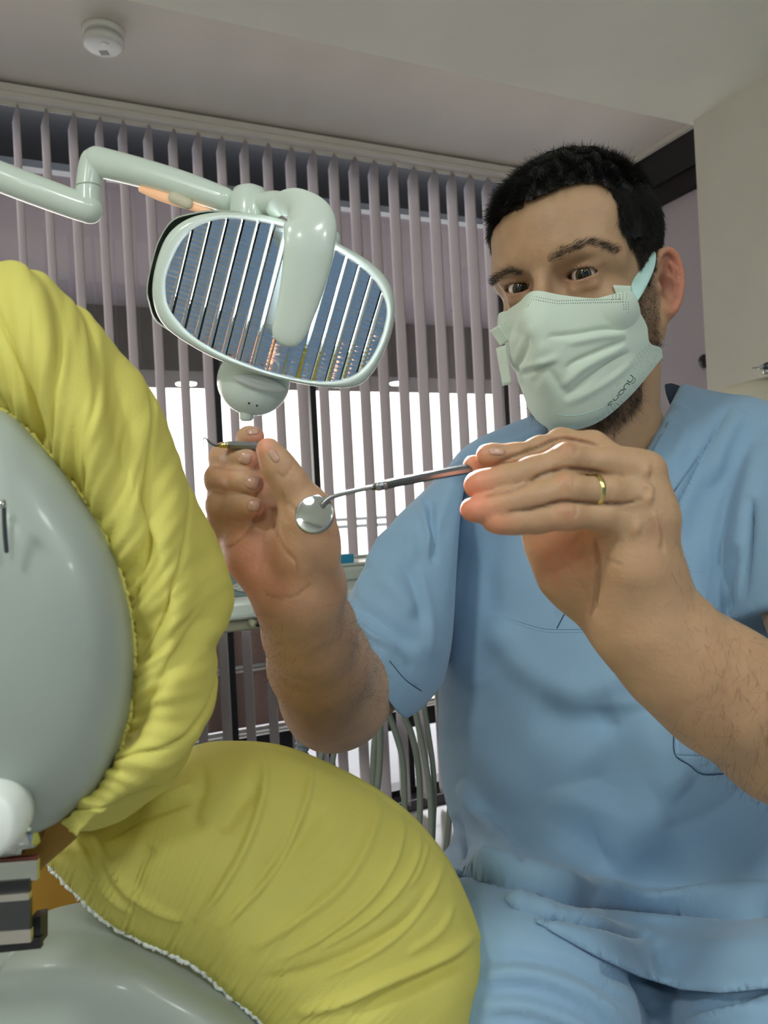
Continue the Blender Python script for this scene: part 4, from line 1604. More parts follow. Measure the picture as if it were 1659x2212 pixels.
hair_len = np.clip((U0 - .02) / .09, .0, 1) ** 1.3 * .0125 + .003
frontness = np.clip((F0 - .03) / .05, 0, 1) * (U0 > .07)
p_, ix = face_points(hV, hF, np.clip(hair_w - .15, 0, 1) * (1.0), 60000)
n_ = nrm(hN[hF[ix]].mean(1).T).T if False else hN[hF[ix]].mean(1)
n_ /= np.linalg.norm(n_, axis=1, keepdims=True)
ln_ = hair_len[hF[ix]].mean(1) * rng.uniform(.75, 1.12, len(ix))
flow = np.stack([.75 + 0 * ln_, np.sign(p_[:, 1]) * .10 + .15 * np.sin(p_[:, 0] * 90), -.15 + 0 * ln_], 1)
side_m = (np.abs(p_[:, 1]) > .055) & (p_[:, 2] < .09)
flow[side_m] = np.array([.15, 0, -.9])
clump = np.stack([np.sin(p_[:, 0] * 310 + 3 * np.sin(p_[:, 1] * 200)), np.sin(p_[:, 1] * 290 + 2 * np.sin(p_[:, 0] * 260)), 0 * ln_], 1)
dr = n_ * .8 + flow * .6 + clump * .16 + rng.normal(size=p_.shape) * .22
dr /= np.linalg.norm(dr, axis=1, keepdims=True)
bend = flow * .55 + clump * .12 + rng.normal(size=p_.shape) * .15 - n_ * .25
sV, sF = strands(p_ - n_ * .0005, dr, ln_, .00026, bend, 4)
# soft mass beneath the strands
g = Field((-.125, -.105, -.08), (.135, .105, .17), .0022)
g.u(ell((-.006, 0, .057), (.1010, .0790, .0855)))
g.u(ell((.028, 0, .064), (.072, .066, .064)), .03)
gV, gF = g.mesh(1)
gd = in_poly(gV, hair_poly)
Fg, Lg, Ug = gV.T
keep = np.where(Lg > -.01, gd > 3, (Ug > .095) | ((Fg < .04) & (Ug > .02)))
keep = (keep | ((Fg < -.03) & (Ug > -.05))) & ~((Fg > .06) & (Ug < .06)) & ~((np.abs(Lg) > .06) & (Ug < .040))
gN = normals(gV, gF)
gV2 = gV + gN * (.0022 * np.sin(gV[:, :1] * 260 + 2 * np.sin(gV[:, 1:2] * 190)) * np.sin(gV[:, 1:2] * 240))
lift = np.clip((Ug - .05) / .07, 0, 1)[:, None]
gV2 = gV2 + gN * (.0012 * lift - .0036)
gF = gF[keep[gF].all(1)]
used = np.unique(gF); mp = np.full(len(gV), -1); mp[used] = np.arange(len(used))
gV2 = gV2[used]; gF = mp[gF]
allV = np.concatenate([WO(sV), WO(gV2)]); allF = np.concatenate([sF, gF + len(sV)])
mesh_obj('hair', allV, allF, 'hair', person)

bw = np.zeros(len(hV))
p_, ix = face_points(hV, hF, beard_w + 1e-6, 9000)
n_ = hN[hF[ix]].mean(1)
dr = n_ * .5 + np.array([.15, 0, -.8]) + rng.normal(size=p_.shape) * .35
dr /= np.linalg.norm(dr, axis=1, keepdims=True)
low = np.clip((-p_[:, 2] - .03) / .06, 0, 1)
sV, sF = strands(p_, dr, (.0025 + .0065 * low) * rng.uniform(.6, 1.3, len(ix)), .00017, rng.normal(size=p_.shape) * .35, 3)
mesh_obj('beard', WO(sV), sF, 'brow', person)
for k, bpx in enumerate(browp):
    d_, t_ = seg_dist(ppx[:, :2], cr(np.array(bpx, float), 20))
    wdt = 8.5 if k == 0 else 7
    wv = np.exp(-(d_ / wdt) ** 4) * (hWN @ CF < .3)
    p_, ix = face_points(hV, hF, wv + 1e-9, 340)
    n_ = hN[hF[ix]].mean(1)
    sgn = 1 if k == 0 else -1
    dr = n_ * .28 + np.array([-.3, sgn * .8, .25]) + rng.normal(size=p_.shape) * .22
    dr /= np.linalg.norm(dr, axis=1, keepdims=True)
    sV, sF = strands(p_, dr, rng.uniform(.004, .0085, len(ix)), .00016, -n_ * .2 + rng.normal(size=p_.shape) * .1, 3)
    mesh_obj('eyebrow', WO(sV), sF, 'brow', person)
# lashes
for s in (1, -1):
    e = EYE[s]
    x = np.linspace(-.0125, .0125, 60)
    top = .0052 * np.sqrt(np.clip(1 - ((x + .001) / .0142) ** 2, 0, 1))
    r_ = .0148
    ff = np.sqrt(np.clip(r_ ** 2 - x ** 2 * .85 - top ** 2, 1e-6, 1))
    root = np.stack([e[0] + ff, e[1] + x * s, e[2] + top + .06 * x], 1)
    dr = np.tile(np.array([.9, 0, .05]), (60, 1)) + np.stack([0 * x, x * s * 30, 0 * x], 1) + rng.normal(size=(60, 3)) * .1
    dr /= np.linalg.norm(dr, axis=1, keepdims=True)
    sV, sF = strands(root, dr, rng.uniform(.003, .006, 60), .00012, np.tile([0, 0, .5], (60, 1)), 3)
    mesh_obj('eyelashes', WO(sV), sF, 'hair', person)

# ---------------- arms and hands
def chain(fld, pts, rad, k=.004):
    for a_, b_, ra, rb_ in zip(pts[:-1], pts[1:], rad[:-1], rad[1:]):
        fld.u(cone(a_, b_, ra, rb_), k)


def PR(px, py, d, rpx):
    return P(px, py, d), rpx * d / FPX


def chain_px(fld, L_, k=.004):
    q = [PR(*a) for a in L_]
    chain(fld, [a[0] for a in q], [a[1] for a in q], k)


# right hand (left in the picture), palm towards the lens, fingers folded over
def right_hand():
    fr = Field([-.125, .42, .925], [.062, .86, 1.245], .0016)
    palm = fr.clone()
    chain_px(palm, [(645, 1320, .535, 72), (648, 1262, .52, 74)], .01)
    chain_px(palm, [(612, 1268, .515, 62), (560, 1195, .515, 62), (518, 1138, .525, 48)], .014)       # little finger side
    chain_px(palm, [(655, 1268, .515, 60), (602, 1165, .525, 60), (560, 1095, .54, 46)], .018)
    chain_px(palm, [(668, 1262, .512, 52), (640, 1160, .53, 56), (590, 1080, .545, 44)], .018)
    chain_px(palm, [(670, 1262, .508, 50), (668, 1190, .495, 56), (664, 1125, .485, 47)], .012)       # ball of the thumb
    # forearm
    chain_px(palm, [(648, 1290, .525, 77), (668, 1360, .575, 88), (690, 1430, .64, 100), (728, 1500, .73, 105)], .02)
    chain_px(palm, [(728, 1500, .73, 106), (790, 1450, .77, 88), (850, 1380, .80, 88)], .02)
    palm.u(ell(P(700, 1556, .735), (.014, .014, .014)), .03)
    palm.u(ell(P(700, 1490, .70), (.030, .05, .040)), .03)
    out = palm.clone()
    fingers = [
        [(520, 1175, .525, 32), (482, 1128, .525, 31), (478, 1092, .512, 30), (520, 1090, .500, 26), (550, 1094, .492, 22)],
        [(520, 1130, .54, 34), (486, 1075, .535, 34), (478, 1035, .518, 33), (520, 1035, .500, 29), (546, 1046, .492, 24)],
        [(540, 1095, .55, 34), (508, 1030, .545, 33), (486, 990, .525, 31), (518, 985, .505, 28), (534, 990, .498, 25)],
        [(580, 1085, .555, 32), (568, 1020, .565, 29), (540, 975, .555, 26), (538, 948, .535, 24), (548, 944, .528, 23)],
        [(668, 1150, .49, 48), (660, 1100, .485, 45), (624, 1040, .478, 37), (600, 1005, .474, 33), (580, 972, .470, 27)],
    ]
    for i, fg in enumerate(fingers):
        t_ = fr.clone()
        chain_px(t_, fg, .006)
        q = palm.clone(); q.blend(t_, .010 if i < 4 else .016)
        out.blend(q, .0012)
    return out


rh = right_hand()
rV, rF = rh.mesh(1)
rN = normals(rV, rF)
stR = [([(470, 1185), (500, 1180), (540, 1140), (560, 1100)], 3, -.0016), ([(588, 1100), (592, 1140), (612, 1185), (640, 1215), (640, 1238)], 3.5, -.0014),
       ([(605, 1075), (618, 1120), (600, 1060)], 3, -.001),
       ([(570, 1280), (600, 1292), (640, 1285), (668, 1262)], 3.5, -.0012), ([(622, 1085), (640, 1105), (655, 1110)], 3, -.0014),
       ([(458, 1150), (480, 1162), (505, 1150)], 3, -.001), ([(596, 1020), (612, 1030), (632, 1010)], 3, -.0008), ([(578, 1120), (570, 1180), (556, 1240)], 5, -.0008)]
rV = sculpt(rV, rN, stR, (.40, .60))
tR = np.tile(SK, (len(rV), 1))
pr = proj(rV)
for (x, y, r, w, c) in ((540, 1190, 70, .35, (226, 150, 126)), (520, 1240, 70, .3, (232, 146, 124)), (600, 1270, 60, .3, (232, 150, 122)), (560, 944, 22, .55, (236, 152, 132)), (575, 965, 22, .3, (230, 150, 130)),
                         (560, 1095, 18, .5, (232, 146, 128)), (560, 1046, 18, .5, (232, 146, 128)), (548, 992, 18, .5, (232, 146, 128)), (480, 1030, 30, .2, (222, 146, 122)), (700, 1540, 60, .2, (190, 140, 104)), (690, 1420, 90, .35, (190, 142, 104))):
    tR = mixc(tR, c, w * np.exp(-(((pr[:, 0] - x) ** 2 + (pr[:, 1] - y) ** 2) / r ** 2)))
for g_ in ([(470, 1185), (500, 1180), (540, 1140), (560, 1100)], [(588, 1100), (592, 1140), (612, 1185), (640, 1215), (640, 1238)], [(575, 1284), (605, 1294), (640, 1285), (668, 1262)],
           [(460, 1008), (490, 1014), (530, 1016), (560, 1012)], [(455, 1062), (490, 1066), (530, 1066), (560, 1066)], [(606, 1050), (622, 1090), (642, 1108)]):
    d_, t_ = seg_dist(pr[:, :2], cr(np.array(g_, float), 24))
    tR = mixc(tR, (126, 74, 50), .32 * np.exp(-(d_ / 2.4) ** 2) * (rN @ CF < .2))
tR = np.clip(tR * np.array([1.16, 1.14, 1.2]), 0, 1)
body_parts.append((rV, rF, tR))


def left_hand():
    lo_ = np.minimum(P(960, 1750, .36), P(980, 880, .36)); hi_ = P(2000, 880, .52)
    fl = Field([.025, .36, .965], [.30, .56, 1.245], .0013)
    palm = fl.clone()
    chain_px(palm, [(1395, 1020, .425, 40), (1400, 1120, .425, 54), (1392, 1230, .43, 66), (1385, 1310, .44, 74)], .012)
    chain_px(palm, [(1330, 1010, .425, 38), (1350, 1110, .43, 50), (1370, 1220, .435, 66)], .014)
    chain_px(palm, [(1290, 1030, .44, 34), (1320, 1120, .44, 40), (1352, 1200, .44, 56)], .014)
    chain_px(palm, [(1362, 1150, .42, 34), (1372, 1230, .42, 44), (1372, 1310, .435, 60)], .012)
    # thenar behind
    chain_px(palm, [(1358, 1320, .455, 62), (1290, 1275, .462, 62), (1232, 1225, .465, 58), (1192, 1170, .465, 46)], .02)
    # wrist and forearm
    chain_px(palm, [(1384, 1300, .44, 82), (1400, 1352, .44, 92), (1470, 1425, .445, 108), (1560, 1490, .455, 124), (1700, 1580, .47, 140), (1820, 1650, .49, 140)], .02)
    out = palm.clone()
    fingers = [
        [(1340, 1000, .44, 32), (1280, 962, .45, 28), (1212, 955, .455, 27), (1165, 972, .445, 26), (1112, 986, .435, 25), (1062, 984, .432, 22), (1050, 984, .432, 20)],
        [(1392, 1020, .425, 34), (1300, 1000, .418, 32), (1222, 994, .412, 32), (1150, 1020, .410, 30), (1088, 1036, .410, 28), (1040, 1046, .412, 26), (1026, 1049, .413, 23)],
        [(1400, 1080, .422, 34), (1310, 1064, .412, 33), (1222, 1058, .405, 33), (1150, 1076, .404, 31), (1092, 1088, .404, 29), (1036, 1100, .406, 25), (1016, 1101, .407, 22)],
        [(1372, 1135, .422, 34), (1300, 1112, .412, 31), (1225, 1112, .405, 31), (1160, 1120, .404, 29), (1110, 1124, .404, 27), (1075, 1124, .405, 24), (1064, 1122, .406, 22)],
        [(1192, 1170, .465, 44), (1150, 1105, .462, 38), (1110, 1065, .455, 32), (1070, 1030, .45, 26), (1030, 1008, .444, 20), (1020, 1004, .443, 17)],
    ]
    for i, fg in enumerate(fingers):
        t_ = fl.clone()
        chain_px(t_, fg, .006)
        q = palm.clone(); q.blend(t_, .010 if i < 4 else .014)
        out.blend(q, .0012)
    return out


lh = left_hand()
lV, lF = lh.mesh(1)
lN = normals(lV, lF)
stL = []
for (x, y) in ((1222, 966), (1218, 1036), (1222, 1104)):
    stL += [([(x - 20, y - 14), (x - 26, y + 2), (x - 16, y + 16)], 2.2, -.0006), ([(x + 6, y - 12), (x + 8, y), (x + 4, y + 13)], 2.2, -.0007), ([(x + 22, y - 13), (x + 26, y), (x + 18, y + 14)], 2.2, -.0006), ([(x - 6, y - 12), (x - 8, y), (x - 4, y + 13)], 2.0, -.0005)]
for (x, y) in ((1090, 1010), (1094, 1066), (1140, 1112)):
    stL += [([(x - 4, y - 12), (x - 6, y + 10)], 2, -.0005), ([(x + 6, y - 12), (x + 4, y + 10)], 2, -.0005)]
GAPS = [[(1065, 1008), (1100, 990), (1160, 967), (1215, 947), (1290, 962)], [(1052, 1072), (1120, 1055), (1170, 1026), (1230, 1013), (1300, 1022), (1348, 1028)], [(1100, 1106), (1160, 1098), (1215, 1084), (1290, 1088), (1350, 1088), (1386, 1076)]]
for g_ in GAPS: stL.append((g_, 3.2, -.0024))
for (x, y) in ((1222, 966), (1220, 1038), (1222, 1104)): stL.append(([(x - 14, y), (x + 14, y)], 13, .0011))
for (x, y) in ((1392, 1016), (1398, 1074), (1372, 1140)): stL.append(([(x - 8, y), (x + 12, y + 4)], 17, .0016))
stL += [([(1285, 1170), (1288, 1230), (1284, 1290), (1276, 1330)], 6, -.003), ([(1302, 1200), (1322, 1214), (1346, 1220)], 3, -.001), ([(1284, 1164), (1310, 1160), (1320, 1152)], 3, -.0009),
        ([(1385, 1048), (1402, 1052), (1410, 1064)], 4, .0012), ([(1405, 1100), (1420, 1130), (1424, 1180)], 5, .0012), ([(1418, 1110), (1428, 1150), (1432, 1200)], 5, -.001)]
for k in range(9):
    x0, y0 = 1168 + k * 11, 1170 + k * 16
    stL.append(([(x0, y0), (x0 + 26, y0 + 8), (x0 + 44, y0 + 30)], 3, -.0005))
lV = sculpt(lV, lN, stL, (.36, .50))
tL = np.tile(SK, (len(lV), 1))
pr = proj(lV)
for (x, y, r, w, c) in ((1030, 1000, 50, .35, (236, 140, 116)), (1020, 1060, 45, .5, (236, 140, 116)), (1010, 1100, 40, .5, (236, 140, 116)), (1070, 1130, 40, .4, (236, 140, 116)), (1200, 1200, 70, .3, (226, 134, 106)),
                         (1222, 966, 22, .4, (186, 124, 100)), (1218, 1036, 20, .35, (190, 126, 102)), (1222, 1104, 22, .35, (190, 126, 102)), (1424, 1140, 22, .3, (160, 108, 92)), (1400, 1200, 34, .3, (176, 124, 96)), (1560, 1480, 150, .25, (206, 158, 118))):
    tL = mixc(tL, c, w * np.exp(-(((pr[:, 0] - x) ** 2 + (pr[:, 1] - y) ** 2) / r ** 2)))
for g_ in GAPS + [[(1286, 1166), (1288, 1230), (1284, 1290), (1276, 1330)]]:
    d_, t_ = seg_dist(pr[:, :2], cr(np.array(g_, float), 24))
    tL = mixc(tL, (112, 60, 42), .42 * np.exp(-(d_ / 3.4) ** 2) * (pr[:, 2] < .46))  # shade of finger gaps and thumb groove put into the skin tint
body_parts.append((lV, lF, tL))
# rest of the body, coarse where clothing hides it
t = Field([-.12, .42, .45], [.72, 1.2, 1.30], .012)
for a_, b_, ra, rb_ in ((P(1335, 1180, .93), P(1345, 1400, .93), .115, .12), (P(1345, 1400, .93), P(1345, 1850, .90), .12, .13),
                        (P(1110, 1090, .93), P(1600, 1060, .93), .05, .05), (P(1110, 1080, .98), P(905, 1310, .90), .034, .034), (P(905, 1310, .90), P(862, 1420, .825), .034, .034), (P(1640, 1080, .88), P(1840, 1500, .62), .045, .042), (P(1840, 1500, .62), P(1820, 1650, .49), .04, .038),
                        (P(1250, 2000, .90), P(1150, 2330, .62), .085, .07), (P(1480, 2000, .90), P(1700, 2330, .62), .085, .07)):
    t.u(cone(a_, b_, ra, rb_), .04)
tV, tF = t.mesh(1)
body_parts.append((tV, tF, np.tile(SK, (len(tV), 1))))
Vs = np.concatenate([p[0] for p in body_parts]); off = np.cumsum([0] + [len(p[0]) for p in body_parts[:-1]])
Fs = np.concatenate([p[1] + o for p, o in zip(body_parts, off)])
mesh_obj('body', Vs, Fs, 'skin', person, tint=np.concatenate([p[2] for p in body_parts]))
r_bvh, l_bvh = bvh_of(rV, rF), bvh_of(lV, lF)


# nails
def nail(bvh, cx, cy, ang, a_, b_, off=.0005):
    n, m_ = 9, 7
    V_ = []
    ok = True
    ca, sa = math.cos(ang), math.sin(ang)
    for i in range(m_):
        for j in range(n):
            u = (j / (n - 1) * 2 - 1); v = (i / (m_ - 1) * 2 - 1)
            u2 = u * math.sqrt(max(1 - v * v * .45, 0)); v2 = v * math.sqrt(max(1 - u * u * .45, 0))
            x = cx + ca * u2 * a_ - sa * v2 * b_; y = cy + sa * u2 * a_ + ca * v2 * b_
            p = cast(bvh, x, y, off * (1 - .9 * max(abs(u2), abs(v2)) ** 4))
            if p is None: ok = False; p = V_[-1] if V_ else P(cx, cy, .5)
            V_.append(p)
    o = mesh_obj('fingernail', np.array(V_), grid_faces(m_, n), 'nail', person)
    return solidify(o, .0004, 1)


for (x, y, an, a_, b_) in ((548, 1092, .12, 16, 14), (545, 1043, .3, 17, 15), (530, 990, .25, 14, 15), (546, 932, -.1, 15, 8), (592, 985, .95, 16, 9)):
    nail(r_bvh, x, y, an, a_, b_)
nail(l_bvh, 1074, 975, .05, 18, 9)
# wedding ring
rc, rr_ = P(1284, 1061, .4105), 33.5 * .4105 / FPX
ax_ = nrm(P(1310, 1063, .412) - P(1222, 1058, .405))
V, F_ = lathe(rc - ax_ * .0016, rc + ax_ * .0016, [(0, rr_), (0, rr_ + .0006), (.2, rr_ + .0011), (.8, rr_ + .0011), (1, rr_ + .0006), (1, rr_)], 48)
rg = mesh_obj('wedding_ring', V, F_[:-2], 'gold', person)

# arm hair
def arm_hair(V, F_, pxm, n, ln, dirv, spread=.4):
    w = pxm
    p_, ix = face_points(V, F_, w + 1e-9, n)
    Nn = normals(V, F_)
    n_ = Nn[F_[ix]].mean(1)
    dr = n_ * .35 + dirv + rng.normal(size=p_.shape) * spread
    dr /= np.linalg.norm(dr, axis=1, keepdims=True)
    return strands(p_, dr, rng.uniform(.5, 1.3, n) * ln, .00006, rng.normal(size=p_.shape) * .4 - n_ * .3, 3)


pr = proj(lV)
wl_ = np.clip((pr[:, 0] - 1440) / 120, 0, 1) * (.25 + np.clip((pr[:, 0] - pr[:, 1] * .8 - 300) / 200, 0, 1)) + .12 * np.exp(-((pr[:, 0] - 1405) / 30) ** 2 - ((pr[:, 1] - 1190) / 70) ** 2)
a1 = arm_hair(lV, lF, wl_, 3800, .011, nrm(P(1500, 1650, .45) - P(1560, 1400, .45)) * .9)
pr = proj(rV)
wr_ = np.clip((pr[:, 1] - 1290) / 60, 0, 1) * np.clip((1560 - pr[:, 1]) / 60, 0, 1) * (.12 + .6 * np.clip((np.abs(pr[:, 0] - 680 - (pr[:, 1] - 1400) * .25) - 40) / 40, 0, 1))
a2 = arm_hair(rV, rF, wr_, 1900, .011, nrm(P(700, 1300, .6) - P(680, 1500, .62)) * .5 + np.array([0, 0, -.5]))
mesh_obj('arm_hair', *(lambda q: (q[0], q[1]))((np.concatenate([a1[0], a2[0]]), np.concatenate([a1[1], a2[1] + len(a1[0])]))), 'armhair', person)

# ---------------- scrub trousers
LOB, HIB = [-.16, .40, .50], [.80, 1.25, 1.32]
ft = Field([-.16, .40, .45], [.80, 1.25, .96], .0045)
def thighs(fl_, g_):
    for a_, b_, ra, rb_ in ((P(1230, 2080, .92), P(1090, 2190, .60), .105, .078), (P(1500, 2110, .92), P(1740, 2290, .58), .105, .08), (P(1350, 2000, .93), P(1350, 2150, .93), .14, .15),
                            (P(1125, 2045, .92), P(1120, 2060, .78), .075, .070), (P(1100, 2050, .80), P(1085, 2160, .62), .07, .07)):
        fl_.u(cone(a_, b_, ra + g_, rb_ + g_), .07)
    fl_.u(cone(P(1300, 2120, .80), P(1640, 2150, .78), .062 + g_, .062 + g_), .06)


thighs(ft, 0)
ft.u(cone(P(1090, 2190, .60), P(1060, 2600, .60), .078, .07), .05)
pV, pF = ft.mesh(2)
pN = normals(pV, pF)
st = []
for k in range(5):
    y = 2080 + k * 33
    st.append(([(1035, y - 5), (1120, y - 14 + k * 2), (1210, y + 4 + k * 4), (1290, y + 40 + k * 7), (1370, y + 100 + k * 8)], 10 + k % 3 * 2, (.003 if k % 2 else -.003)))
st += [([(1300, 2090), (1380, 2130), (1420, 2200)], 9, -.006), ([(1500, 2180), (1580, 2160), (1659, 2130)], 9, -.004), ([(1480, 2212), (1560, 2190), (1659, 2170)], 8, .004)]
st = [(a_[0], a_[1], a_[2] * 1.7) for a_ in st]
pV = sculpt(pV, pN, st)
tr = mesh_obj('scrub_trousers', pV, pF, 'scrub', person)

# ---------------- scrub top
fs = Field([-.14, .52, .62], [.80, 1.22, 1.40], .0036)
fs.u(ell(P(1335, 1290, .925), (.207, .150, .215)), .03)
fs.u(ell(P(1345, 1620, .905), (.212, .185, .235)), .07)
fs.u(cone(P(1085, 1065, .90), P(1620, 1010, .89), .066, .070), .05)
fs.u(cone(P(1160, 1010, .92), P(1285, 950, .955), .045, .055), .04)
fs.u(cone(P(1550, 960, .91), P(1430, 930, .945), .050, .058), .04)
fs.u(ell(P(1370, 1985, .88), (.215, .170, .085)), .05)
# hem spread over the lap
thighs(fs, .0105)
# sleeves
sl_l = fs.clone(); sl_l.D[:] = 1
sl_l.u(cone(P(1670, 1060, .86), P(1830, 1420, .70), .074, .086), .02)
sl_l.s_(px_prism([(1560, 1345), (1640, 1318), (1760, 1300), (2100, 1500), (2100, 2000), (1560, 2000)], .3, 1.3, LOB, HIB), .002)
fs.blend(sl_l, .008)
# V neck, open collar at the back
vneck = [(1171, 760), (1171, 893), (1190, 1010), (1225, 1110), (1268, 1190), (1330, 1110), (1392, 992), (1436, 912), (1472, 838), (1500, 760)]
fs.s_(px_prism(vneck, .3, 1.3, LOB, HIB), .003)
fs.s_(px_prism([(1100, 2140), (1240, 2052), (1400, 2120), (1500, 2142), (1600, 2138), (1700, 2120), (1800, 2300), (900, 2300), (900, 1960), (1000, 1905), (1040, 1955), (1130, 1985)], .3, .96, LOB, HIB), .002) if False else None
sV_, sF_ = fs.mesh(2)
# remove everything below the hem line (the cloth ends there)
sN_ = normals(sV_, sF_)
prj = proj(sV_)
W_ = lambda *a: a
ST = [
    ([(1000, 1180), (985, 1260), (970, 1350)], 14, .003),
    # armhole seam line groove and pull folds
    ([(948, 1050), (942, 1150), (938, 1250), (940, 1380), (944, 1490)], 7, -.010), ([(1000, 990), (960, 1050), (946, 1130)], 8, -.003),
    ([(905, 1080), (925, 1150), (938, 1210)], 9, -.006), ([(880, 1060), (850, 1140), (810, 1200)], 16, .005), ([(980, 1040), (950, 1120), (905, 1180)], 14, .003),
    ([(835, 1130), (820, 1190), (800, 1230)], 12, .0045), ([(820, 1250), (870, 1290), (900, 1330)], 22, .004), ([(745, 1330), (800, 1380), (850, 1400), (880, 1440)], 10, .005), ([(760, 1300), (830, 1350), (905, 1400)], 18, -.005),
    ([(870, 1200), (900, 1270), (915, 1350)], 18, -.004), ([(790, 1290), (800, 1250), (830, 1190)], 10, .003),
    # chest drape below the yoke
    ([(1090, 1380), (1140, 1440), (1220, 1490), (1270, 1495), (1330, 1460), (1380, 1420)], 34, .007, 'full'), ([(1150, 1530), (1240, 1560), (1330, 1530)], 50, -.008),
    ([(1030, 1480), (1060, 1560), (1120, 1650), (1200, 1730)], 50, -.004), ([(1330, 1520), (1330, 1640), (1290, 1740)], 60, -.010), ([(1230, 1700), (1240, 1760), (1200, 1840)], 60, .006), ([(1400, 1540), (1440, 1660), (1480, 1700)], 45, .006),
    ([(1440, 1760), (1380, 1800), (1300, 1830)], 55, .006),
    # flank folds
    ([(985, 1760), (1000, 1830), (1020, 1880), (1050, 1905)], 12, -.010), ([(970, 1790), (985, 1860), (1040, 1910), (1120, 1940)], 10, -.006), ([(1000, 1690), (1050, 1770), (1090, 1830), (1120, 1890)], 16, .010), ([(1075, 1820), (1105, 1860), (1130, 1905)], 9, -.006),
    # waist crease
    ([(1000, 1890), (1060, 1910), (1120, 1918), (1190, 1938), (1260, 1952), (1360, 1962), (1480, 1972), (1600, 1978), (1680, 1972)], 9, -.022, 'full'),
    ([(1020, 1870), (1100, 1900), (1200, 1925), (1350, 1945), (1500, 1955), (1680, 1950)], 22, .014, 'full'),
    ([(1010, 1912), (1080, 1932), (1140, 1950)], 9, .003), ([(1080, 1922), (1130, 1930), (1140, 1938)], 5, -.005), ([(1010, 1940), (1090, 1958), (1160, 1975), (1280, 2010), (1400, 2040)], 7, -.009), ([(1160, 1965), (1290, 2000), (1410, 2030), (1440, 2060)], 13, .005),
    ([(1190, 1960), (1300, 1990), (1420, 2040)], 12, -.004), ([(1200, 1990), (1400, 2050), (1659, 2050)], 26, .004),
    # shoulder and neckline
    ([(1575, 880), (1530, 960), (1480, 1060), (1440, 1140)], 6, -.005), ([(1600, 890), (1560, 960), (1530, 1050)], 14, .005), ([(1500, 900), (1470, 960), (1450, 1010)], 14, .002), ([(1445, 975), (1490, 975)], 7, .002), ([(1430, 905), (1480, 940)], 7, .002), ([(1455, 875), (1490, 900)], 6, .0018),
    ([(1640, 960), (1620, 1060), (1600, 1180), (1580, 1300)], 18, .005), ([(1628, 1080), (1622, 1180), (1612, 1300)], 7, -.012), ([(1600, 1180), (1585, 1260), (1570, 1340)], 12, -.006), ([(1560, 1010), (1520, 1080), (1490, 1180)], 30, -.004), ([(1500, 1180), (1490, 1280), (1520, 1330)], 30, .004),
    ([(1420, 1060), (1400, 1150), (1380, 1250)], 10, .004),
    ([(1060, 960), (1010, 985), (975, 1020)], 10, .003), ([(1180, 930), (1120, 960), (1060, 975)], 9, .003), ([(1050, 1010), (1010, 1100), (990, 1200)], 20, .003), ([(1080, 1130), (1060, 1230), (1060, 1330)], 26, -.003), ([(1240, 1160), (1225, 1250), (1210, 1330)], 9, .003),
]
ST = [(a_[0], a_[1], a_[2] * 1.25, *a_[3:]) for a_ in ST]
sV_ = sculpt(sV_, sN_, ST, (.5, 1.02))
hem = [(900, 1850), (960, 1880), (1035, 1902), (1060, 1906), (1110, 1966), (1200, 2018), (1290, 2068), (1380, 2110), (1470, 2138), (1560, 2146), (1659, 2136), (1800, 2110)]
hx, hy = np.array(hem, float).T
q = proj(sV_)
lim = np.interp(q[:, 0], hx, hy)
keepv = (q[:, 1] < lim) | (q[:, 2] > .93)
# push the loose edge outward slightly so it reads as a hem
fcs = sF_[keepv[sF_].all(1)]
us = np.unique(fcs); mp = np.full(len(sV_), -1); mp[us] = np.arange(len(us))
tV_, tF_ = sV_[us], mp[fcs]
# snap boundary vertices onto the hem curve
ed = np.concatenate([tF_[:, [0, 1]], tF_[:, [1, 2]], tF_[:, [2, 3]], tF_[:, [3, 0]]])
es = np.sort(ed, 1); key = es[:, 0].astype(np.int64) * len(tV_) + es[:, 1]
uq, ct = np.unique(key, return_counts=True)
bd_ = uq[ct == 1]; bvn = np.unique(np.concatenate([bd_ // len(tV_), bd_ % len(tV_)]))
q = proj(tV_[bvn]); sel = (q[:, 2] < .93) & (q[:, 1] > 1840)
ti = bvn[sel]; qs = q[sel]
tV_[ti] = np.array([P(x, np.interp(x, hx, hy), d) for x, _, d in qs]).reshape(-1, 3)
top = mesh_obj('scrub_top', tV_, tF_, 'scrub', person)
solidify(top, .003, 1)
t_bvh = bvh_of(tV_, tF_)
# right sleeve: rings from the armhole to the open cuff
RING = [((1012, 985), (975, 1130), .885, .050), ((975, 1003), (978, 1250), .875, .066), ((925, 1050), (974, 1380), .862, .078), ((870, 1108), (958, 1462), .845, .083), ((818, 1178), (934, 1500), .825, .084),
        ((770, 1258), (906, 1528), .805, .083), ((741, 1312), (884, 1542), .793, .082)]
rings = []
tt_ = np.linspace(0, 2 * math.pi, 120, endpoint=False)
for (x0, y0), (x1, y1), d_, hb in RING:
    p0, p1 = P(x0, y0, d_), P(x1, y1, d_)
    rings.append((p0 + p1) / 2 + (p0 - p1) / 2 * (np.sign(np.cos(tt_)) * np.abs(np.cos(tt_)) ** .9)[:, None] - (CF * hb + (p0 - p1) * .10 * 0)[None] * (np.sin(tt_) * (1 + .06 * np.cos(3 * tt_)))[:, None])
lastc = rings[-1].mean(0)
inn_ = [lastc + (rings[-1] - lastc) * .985, lastc + (rings[-1] - lastc) * .955 + (rings[-2].mean(0) - lastc) * .5, rings[-2].mean(0) + (rings[-2] - rings[-2].mean(0)) * .93, rings[-3].mean(0) + (rings[-3] - rings[-3].mean(0)) * .90]
outer_ = cr_param(np.stack(rings), 90)
G = np.concatenate([outer_, cr_param(np.stack([outer_[-1]] + inn_), 24)[1:]])
V = G.reshape(-1, 3); F_ = grid_faces(G.shape[0], 120, True)
N = normals(V, F_)
